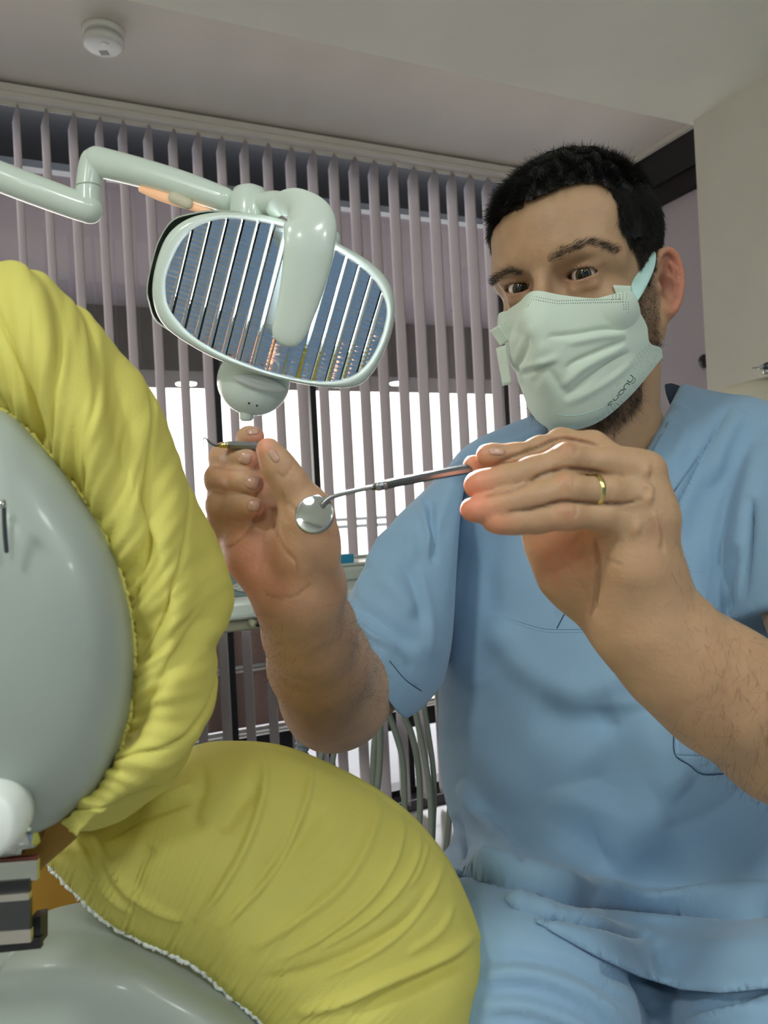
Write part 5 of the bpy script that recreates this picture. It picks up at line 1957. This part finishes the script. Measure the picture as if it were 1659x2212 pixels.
ctr = np.repeat(G.mean(1), 120, 0)[:len(outer_) * 120]
if np.median(((V[:len(ctr)] - ctr) * N[:len(ctr)]).sum(1)) < 0:
    F_, N = F_[:, ::-1], -N
SLV = [([(880, 1060), (850, 1140), (810, 1200)], 14, .005), ([(980, 1030), (950, 1120), (905, 1200)], 14, .003), ([(930, 1080), (935, 1160), (938, 1220)], 8, -.006), ([(905, 1070), (922, 1140), (930, 1200)], 7, .004),
       ([(835, 1130), (820, 1190), (800, 1230)], 11, .0045), ([(815, 1240), (870, 1290), (900, 1330)], 20, .005), ([(755, 1330), (800, 1372), (842, 1392), (868, 1415), (880, 1440)], 7, .005), ([(762, 1305), (830, 1350), (905, 1400)], 18, -.006),
       ([(870, 1200), (900, 1270), (915, 1350)], 18, -.005), ([(772, 1290), (785, 1250), (820, 1190)], 10, .004), ([(850, 1405), (870, 1420), (890, 1445)], 8, -.004), ([(900, 1220), (925, 1320), (930, 1420)], 12, .004), ([(880, 1140), (890, 1180), (880, 1230)], 12, .003), ([(845, 1425), (872, 1462), (905, 1490)], 4, -.0012, 'full')]
SLV = [(a_[0], a_[1], a_[2] * 1.1, *a_[3:]) for a_ in SLV]
V = sculpt(V, N, SLV, (.5, .9))
slv = mesh_obj('sleeve', V, F_, 'scrub', top)
slb = bvh_of(V, F_)
ink_lines('sleeve_hem_seam', slb, [[(842, 1428), (858, 1448), (878, 1470), (910, 1492)]], .0004, 'crease', slv, off=.0003)
# neck band, yoke and seams, pocket
patch('neck_band', t_bvh, [(1479, 846), (1594, 872), (1424, 1104), (1396, 994)], 16, 40, 'scrub', top, off=.0042, thick=.0014)
patch('neck_band', t_bvh, [(1147, 915), (1170, 900), (1186, 1000), (1166, 1030)], 8, 20, 'scrub', top, off=.0042, thick=.0014)
yk = [(940, 1302), (1000, 1312), (1070, 1326), (1120, 1342), (1168, 1356), (1204, 1359), (1270, 1358), (1340, 1356)]
ink_lines('seam', t_bvh, [yk], .0005, 'thread', top, off=.0034)
sh2 = [[(x, y + 7) for x, y in yk]]
dl = []
for ln in sh2:
    c_ = cr(np.array(ln, float), 120)
    dl += [(x, y) for x, y in c_]
dots('stitching', t_bvh, dl, .0006, 'thread', top, off=.0032)
for ln in ([(1594, 868), (1530, 955), (1470, 1040), (1440, 1090)], [(1262, 1250), (1228, 1310), (1203, 1357)], [(1500, 852), (1540, 866), (1594, 868), (1622, 876), (1650, 888)]):
    ink_lines('seam', t_bvh, [ln], .0006, 'crease', top, off=.0032)
ink_lines('sleeve_hem_seam', t_bvh, [[(1576, 1322), (1610, 1318), (1640, 1300), (1658, 1280)]], .0007, 'thread', top, off=.0034)
hl_ = cr(np.array([(1110, 1930), (1250, 1990), (1400, 2060), (1470, 2092), (1560, 2094), (1658, 2066)], float), 160)
dots('stitching', t_bvh, [tuple(p) for p in hl_[60:]], .0006, 'thread', top, off=.0032)
pk_ = patch('chest_pocket', t_bvh, [(1452, 1470), (1740, 1440), (1740, 1640), (1459, 1632)], 30, 24, 'scrub', top, off=.0040, thick=.0012)
pk2 = patch('chest_pocket', t_bvh, [(1459, 1632), (1740, 1640), (1700, 1664), (1520, 1672)], 30, 8, 'scrub', top, off=.0040, thick=.0012)
ink_lines('seam', t_bvh, [[(1452, 1520), (1455, 1580), (1458, 1630), (1488, 1652), (1520, 1673), (1590, 1668), (1658, 1660)]], .0005, 'crease', top, off=.0040)
# dark inner collar behind the neck
G = loft([[P(1436, 832, .925), P(1452, 830, .93), P(1484, 842, .93)], [P(1440, 850, .90), P(1458, 862, .90), P(1482, 852, .90)], [P(1450, 880, .89), P(1462, 880, .89), P(1474, 870, .89)]], 16, 10)
o = mesh_obj('undershirt_collar', G.reshape(-1, 3), grid_faces(10, 16), 'scrubdark', person); solidify(o, .002, 0)

# ---------------- face mask
rowsL = [
    # (forward, left, up) from his right cheek to his left cheek
    [(.046, -.068, -.008), (.078, -.050, -.000), (.104, -.022, .006), (.1175, 0, .013), (.106, .022, .004), (.086, .044, -.004), (.058, .063, -.006)],
    [(.040, -.072, -.026), (.076, -.056, -.020), (.110, -.026, -.012), (.136, 0, -.014), (.112, .026, -.015), (.082, .050, -.020), (.050, .069, -.022)],
    [(.034, -.071, -.044), (.072, -.057, -.042), (.112, -.030, -.040), (.134, 0, -.044), (.114, .030, -.042), (.078, .053, -.042), (.040, .072, -.038)],
    [(.030, -.069, -.060), (.066, -.055, -.066), (.106, -.030, -.070), (.126, 0, -.074), (.108, .030, -.072), (.072, .053, -.066), (.034, .071, -.054)],
    [(.024, -.066, -.074), (.058, -.051, -.090), (.092, -.030, -.104), (.110, 0, -.109), (.094, .030, -.105), (.062, .054, -.088), (.012, .074, -.062)],
    [(.018, -.062, -.082), (.048, -.046, -.104), (.076, -.026, -.119), (.088, 0, -.122), (.078, .028, -.118), (.050, .052, -.100), (.006, .073, -.072)],
]
G = loft([[WO(p) for p in r] for r in rowsL], 150, 120)
V = G.reshape(-1, 3)
F_ = grid_faces(120, 150)
F_, N = face_cam(V, F_)
st = [([(1352, 712), (1300, 712), (1240, 722), (1180, 728)], 6, -.0035), ([(1350, 722), (1290, 728), (1220, 742)], 8, .0028),
      ([(1350, 736), (1300, 756), (1240, 782), (1220, 800)], 5, -.0035), ([(1352, 746), (1300, 772), (1250, 800), (1210, 840)], 8, .0028), ([(1360, 760), (1310, 790), (1260, 826), (1220, 860)], 5, -.003),
      ([(1372, 772), (1330, 810), (1280, 842), (1220, 872)], 8, .002), ([(1120, 720), (1112, 760), (1096, 800)], 7, .0035), ([(1135, 715), (1138, 750), (1116, 800), (1100, 820)], 6, -.0035), ([(1160, 640), (1130, 690), (1100, 760)], 9, .003), ([(1148, 700), (1120, 770), (1104, 806)], 6, .002),
      ([(1090, 806), (1120, 808), (1150, 800), (1200, 785)], 7, -.003), ([(1100, 796), (1150, 790), (1210, 770)], 8, .002), ([(1150, 830), (1180, 800), (1200, 820), (1230, 860)], 9, -.002), ([(1180, 740), (1160, 775), (1190, 800)], 14, .002)]
V = sculpt(V, N, st)
for i in range(len(V)):
    h_ = head_bvh.find_nearest(Vector(V[i]), .05)
    if h_[0] is not None:
        sgn_ = (Vector(V[i]) - h_[0]).dot(h_[1])
        if sgn_ < .0035: V[i] = np.array(h_[0] + h_[1] * .0035)
for _ in range(3): V = relax(V, F_, .4)
mk = mesh_obj('face_mask', V, F_, 'mask', person)
solidify(mk, .0009, 1)
m_bvh = bvh_of(V, F_)
# side tabs
def tab(pts, name='side_tab'):
    q_ = [P(*p) for p in pts]
    G_ = loft([[q_[0], q_[1]], [q_[3], q_[2]]], 10, 10)
    o_ = mesh_obj(name, G_.reshape(-1, 3), grid_faces(10, 10), 'mask', mk)
    return solidify(o_, .001, 0)


def hd(px, py, off=.004):
    p = cast(head_bvh, px, py, off)
    return p


def dpt(px, py, default, off=.004):
    p = hd(px, py, off)
    return (p - CAM) @ CF if p is not None else default


dA = dpt(1345, 640, .78)
tab([(1325, 616, dpt(1325, 616, .76)), (1364, 618, dpt(1364, 618, .78)), (1360, 664, dpt(1360, 664, .78)), (1345, 682, dpt(1345, 682, .78))])
tab([(1376, 742, dpt(1376, 742, .79)), (1421, 768, dpt(1421, 768, .80)), (1384, 812, dpt(1384, 812, .79)), (1350, 790, dpt(1350, 790, .78))])
tab([(1058, 714, .765), (1078, 702, .745), (1100, 735, .742), (1082, 748, .757)])
tab([(1072, 752, .765), (1092, 745, .742), (1104, 830, .748), (1086, 834, .765)])
# ear loops: flat ribbons
def ribbon(name, pts, w, m='loop', flat=.15):
    V_, Fq = tube(np.array([p[:3] for p in pts]), w, 12, n=40, flat=flat, up=-CF)
    return mesh_obj(name, V_, Fq, m, mk)


dE = dpt(1412, 560, .79, .006)
ribbon('ear_loop', [P(1352, 668, dpt(1352, 668, .78, .003)), P(1372, 628, dpt(1372, 628, .78, .004)), P(1396, 580, dpt(1396, 580, .79, .004)), P(1412, 545, dE + .006), P(1422, 545, dE + .02)], [.004, .0075, .0075, .004, .002])
ribbon('ear_loop', [P(1423, 676, .812), P(1423, 705, .806), P(1416, 732, .802), P(1404, 750, dpt(1400, 752, .79, .003))], [.0022, .0026, .003, .003], flat=.3)
ribbon('ear_loop', [P(1343, 730, dpt(1343, 730, .78, .003)), P(1362, 745, dpt(1362, 745, .78, .003)), P(1378, 752, dpt(1378, 752, .78, .004))], [.003, .003, .003], flat=.3)
# printed / pressed rows of dots
pts = []
def row(a_, b_, n, bow=0):
    for t_ in np.linspace(0, 1, n):
        pts.append((a_[0] + (b_[0] - a_[0]) * t_, a_[1] + (b_[1] - a_[1]) * t_ + bow * math.sin(math.pi * t_)))


row((1152, 622), (1206, 634), 12); row((1206, 634), (1322, 628), 26)
row((1150, 640), (1204, 650), 12); row((1204, 650), (1340, 646), 30)
row((1148, 646), (1204, 656), 12); row((1204, 656), (1345, 652), 30)
row((1142, 660), (1090, 700), 14); row((1136, 640), (1078, 694), 16); row((1148, 650), (1096, 712), 16)
for k in range(5): row((1324 + k * 7.5, 619), (1323 + k * 7.5, 646), 7)
for k in range(3): row((1346 + k * 5.5, 652), (1348 + k * 5, 668), 4)
for k in range(4): row((1080 + k * 5.5, 772 + k), (1086 + k * 5.5, 826), 12)
for k in range(7): row((1372 + k * 6.5, 788 - k * 5.5 + 8), (1362 + k * 6.5, 780 - k * 6 + 2), 4)
dots('pressed_dots', m_bvh, pts, .00042, 'ink', mk, off=.0013)
# lettering e-u-o-n-y along the lower edge
def stroke_letters():
    L_ = []
    T_ = lambda x, y: (1260 + x / 9.2167, 760 + y / 9.2167)
    L_.append([T_(*p) for p in ((575, 985), (550, 990), (515, 1015), (488, 1050), (500, 1062), (540, 1050), (575, 1025))])
    L_.append([T_(*p) for p in ((595, 942), (610, 962), (640, 962), (672, 930), (690, 895), (672, 860))])
    L_.append([T_(*p) for p in ((805, 765), (790, 748), (750, 765), (715, 800), (702, 838), (715, 856), (755, 845), (790, 810), (805, 775))])
    L_.append([T_(*p) for p in ((845, 748), (815, 735), (805, 700), (825, 655), (865, 628), (900, 640), (918, 660))])
    L_.append([T_(*p) for p in ((875, 570), (905, 600), (940, 600), (975, 560), (990, 515), (965, 480), (938, 465))])
    L_.append([T_(*p) for p in ((1020, 520), (1028, 560), (1005, 605), (960, 634))])
    return L_
ink_lines('lettering', m_bvh, stroke_letters(), .00055, 'ink', mk, off=.0012)
ink_lines('edge_fold', m_bvh, [[(1120, 850), (1160, 880), (1230, 898), (1300, 880), (1360, 836)]], .0003, 'loop', mk, off=.0011)

# ================================================================== HAND INSTRUMENTS
mr_ = thing('dental_mirror', 'round steel dental mirror with grey handle held by the ringed hand', 'dental mirror', P(850, 1050, .435))
dm = .435
V, F_ = tube([P(806, 1053, dm), P(812, 1051, dm), P(830, 1048, dm), P(838, 1046, dm), P(960, 1022, dm + .004), P(1030, 1010, dm + .006), P(1180, 985, dm + .012)], [.0016, .0025, .0027, .0026, .0028, .0028, .0028], 8, n=60)
mesh_obj('handle', V, F_, 'darksteel', mr_, smooth=False)
V, F_ = lathe(P(810, 1052, dm), P(836, 1047, dm), [(0, .0018), (.1, .0026), (.5, .0028), (.55, .0024), (.8, .0028), (1, .0027)], 18)
mesh_obj('ferrule', V, F_, 'steel', mr_)
V, F_ = tube([P(812, 1051, dm), P(760, 1062, dm), P(722, 1072, dm), P(708, 1079, dm), P(697, 1090, dm)], [.0013, .0013, .0014, .0014, .0016], 14, n=30)
mesh_obj('neck', V, F_, 'steel', mr_)
mc = P(680, 1112, dm + .002)
mn = nrm(nrm(CAM - mc) * 1.0 + nrm(P(640, 700, .88) - mc) * .42 + CR * -.15)
mx_ = nrm(CR * .75 + CU * .6 - mn * ((CR * .75 + CU * .6) @ mn))
my_ = np.cross(mn, mx_)
V, F_ = lathe(mc - mn * .0016, mc + mn * .0014, [(0, .004), (0, .0098), (.15, .0112), (.8, .0115), (1, .0110), (1.0, .0104)], 48)
hdm = mesh_obj('rim', V, F_, 'steel', mr_)
V, F_ = lathe(mc + mn * .0013, mc + mn * .0016, [(0, .0105), (.8, .0105), (1, .0103)], 48)
mesh_obj('mirror_glass', V, F_, 'mirror', hdm)
pb3 = thing('dental_probe', 'grey dental probe with thin hooked tip held by the folded hand', 'dental probe', P(545, 965, .49))
dp = .494
V, F_ = tube([P(487, 961, dp), P(495, 961, dp), P(500, 962, dp), P(560, 964, dp + .002), P(606, 968, dp + .006), P(610, 968, dp + .0063)], [.0018, .0026, .0027, .0027, .0026, .0018], 8, n=50)
mesh_obj('handle', V, F_, 'steel', pb3, smooth=False)
V, F_ = lathe(P(472, 963, dp), P(493, 961.5, dp), [(0, .0009), (.3, .0016), (.6, .0019), (.8, .0018), (1, .0026)], 16)
mesh_obj('ferrule', V, F_, 'gold', pb3)
V, F_ = tube([P(474, 962, dp), P(464, 962, dp), P(454, 956, dp), P(446, 948, dp), P(441, 946, dp), P(439, 952, dp), P(441, 964, dp), P(447, 978, dp)], [.0008, .0008, .0007, .0005, .0004, .0003, .00025, .0002], 10, n=50)
mesh_obj('hooked_tip', V, F_, 'darksteel', pb3)

# stool under the man
st_ = thing('dental_stool', 'round padded stool under the seated man, hidden behind the yellow cover', 'stool', [.36, .93, 0])
mesh_obj('seat', *lathe([.36, .93, .42], [.36, .93, .50], [(0, .18), (.3, .2), (.8, .2), (1, .17)], 36), 'cushion', st_)
mesh_obj('gas_lift', *lathe([.36, .93, .05], [.36, .93, .42], [(0, .03), (1, .025)], 20), 'chrome', st_)
for k in range(5):
    t_ = k * 2 * math.pi / 5
    mesh_obj('leg', *tube([(.36, .93, .07), (.36 + .27 * math.cos(t_), .93 + .27 * math.sin(t_), .03)], [.02, .014], 12), 'chrome', st_)
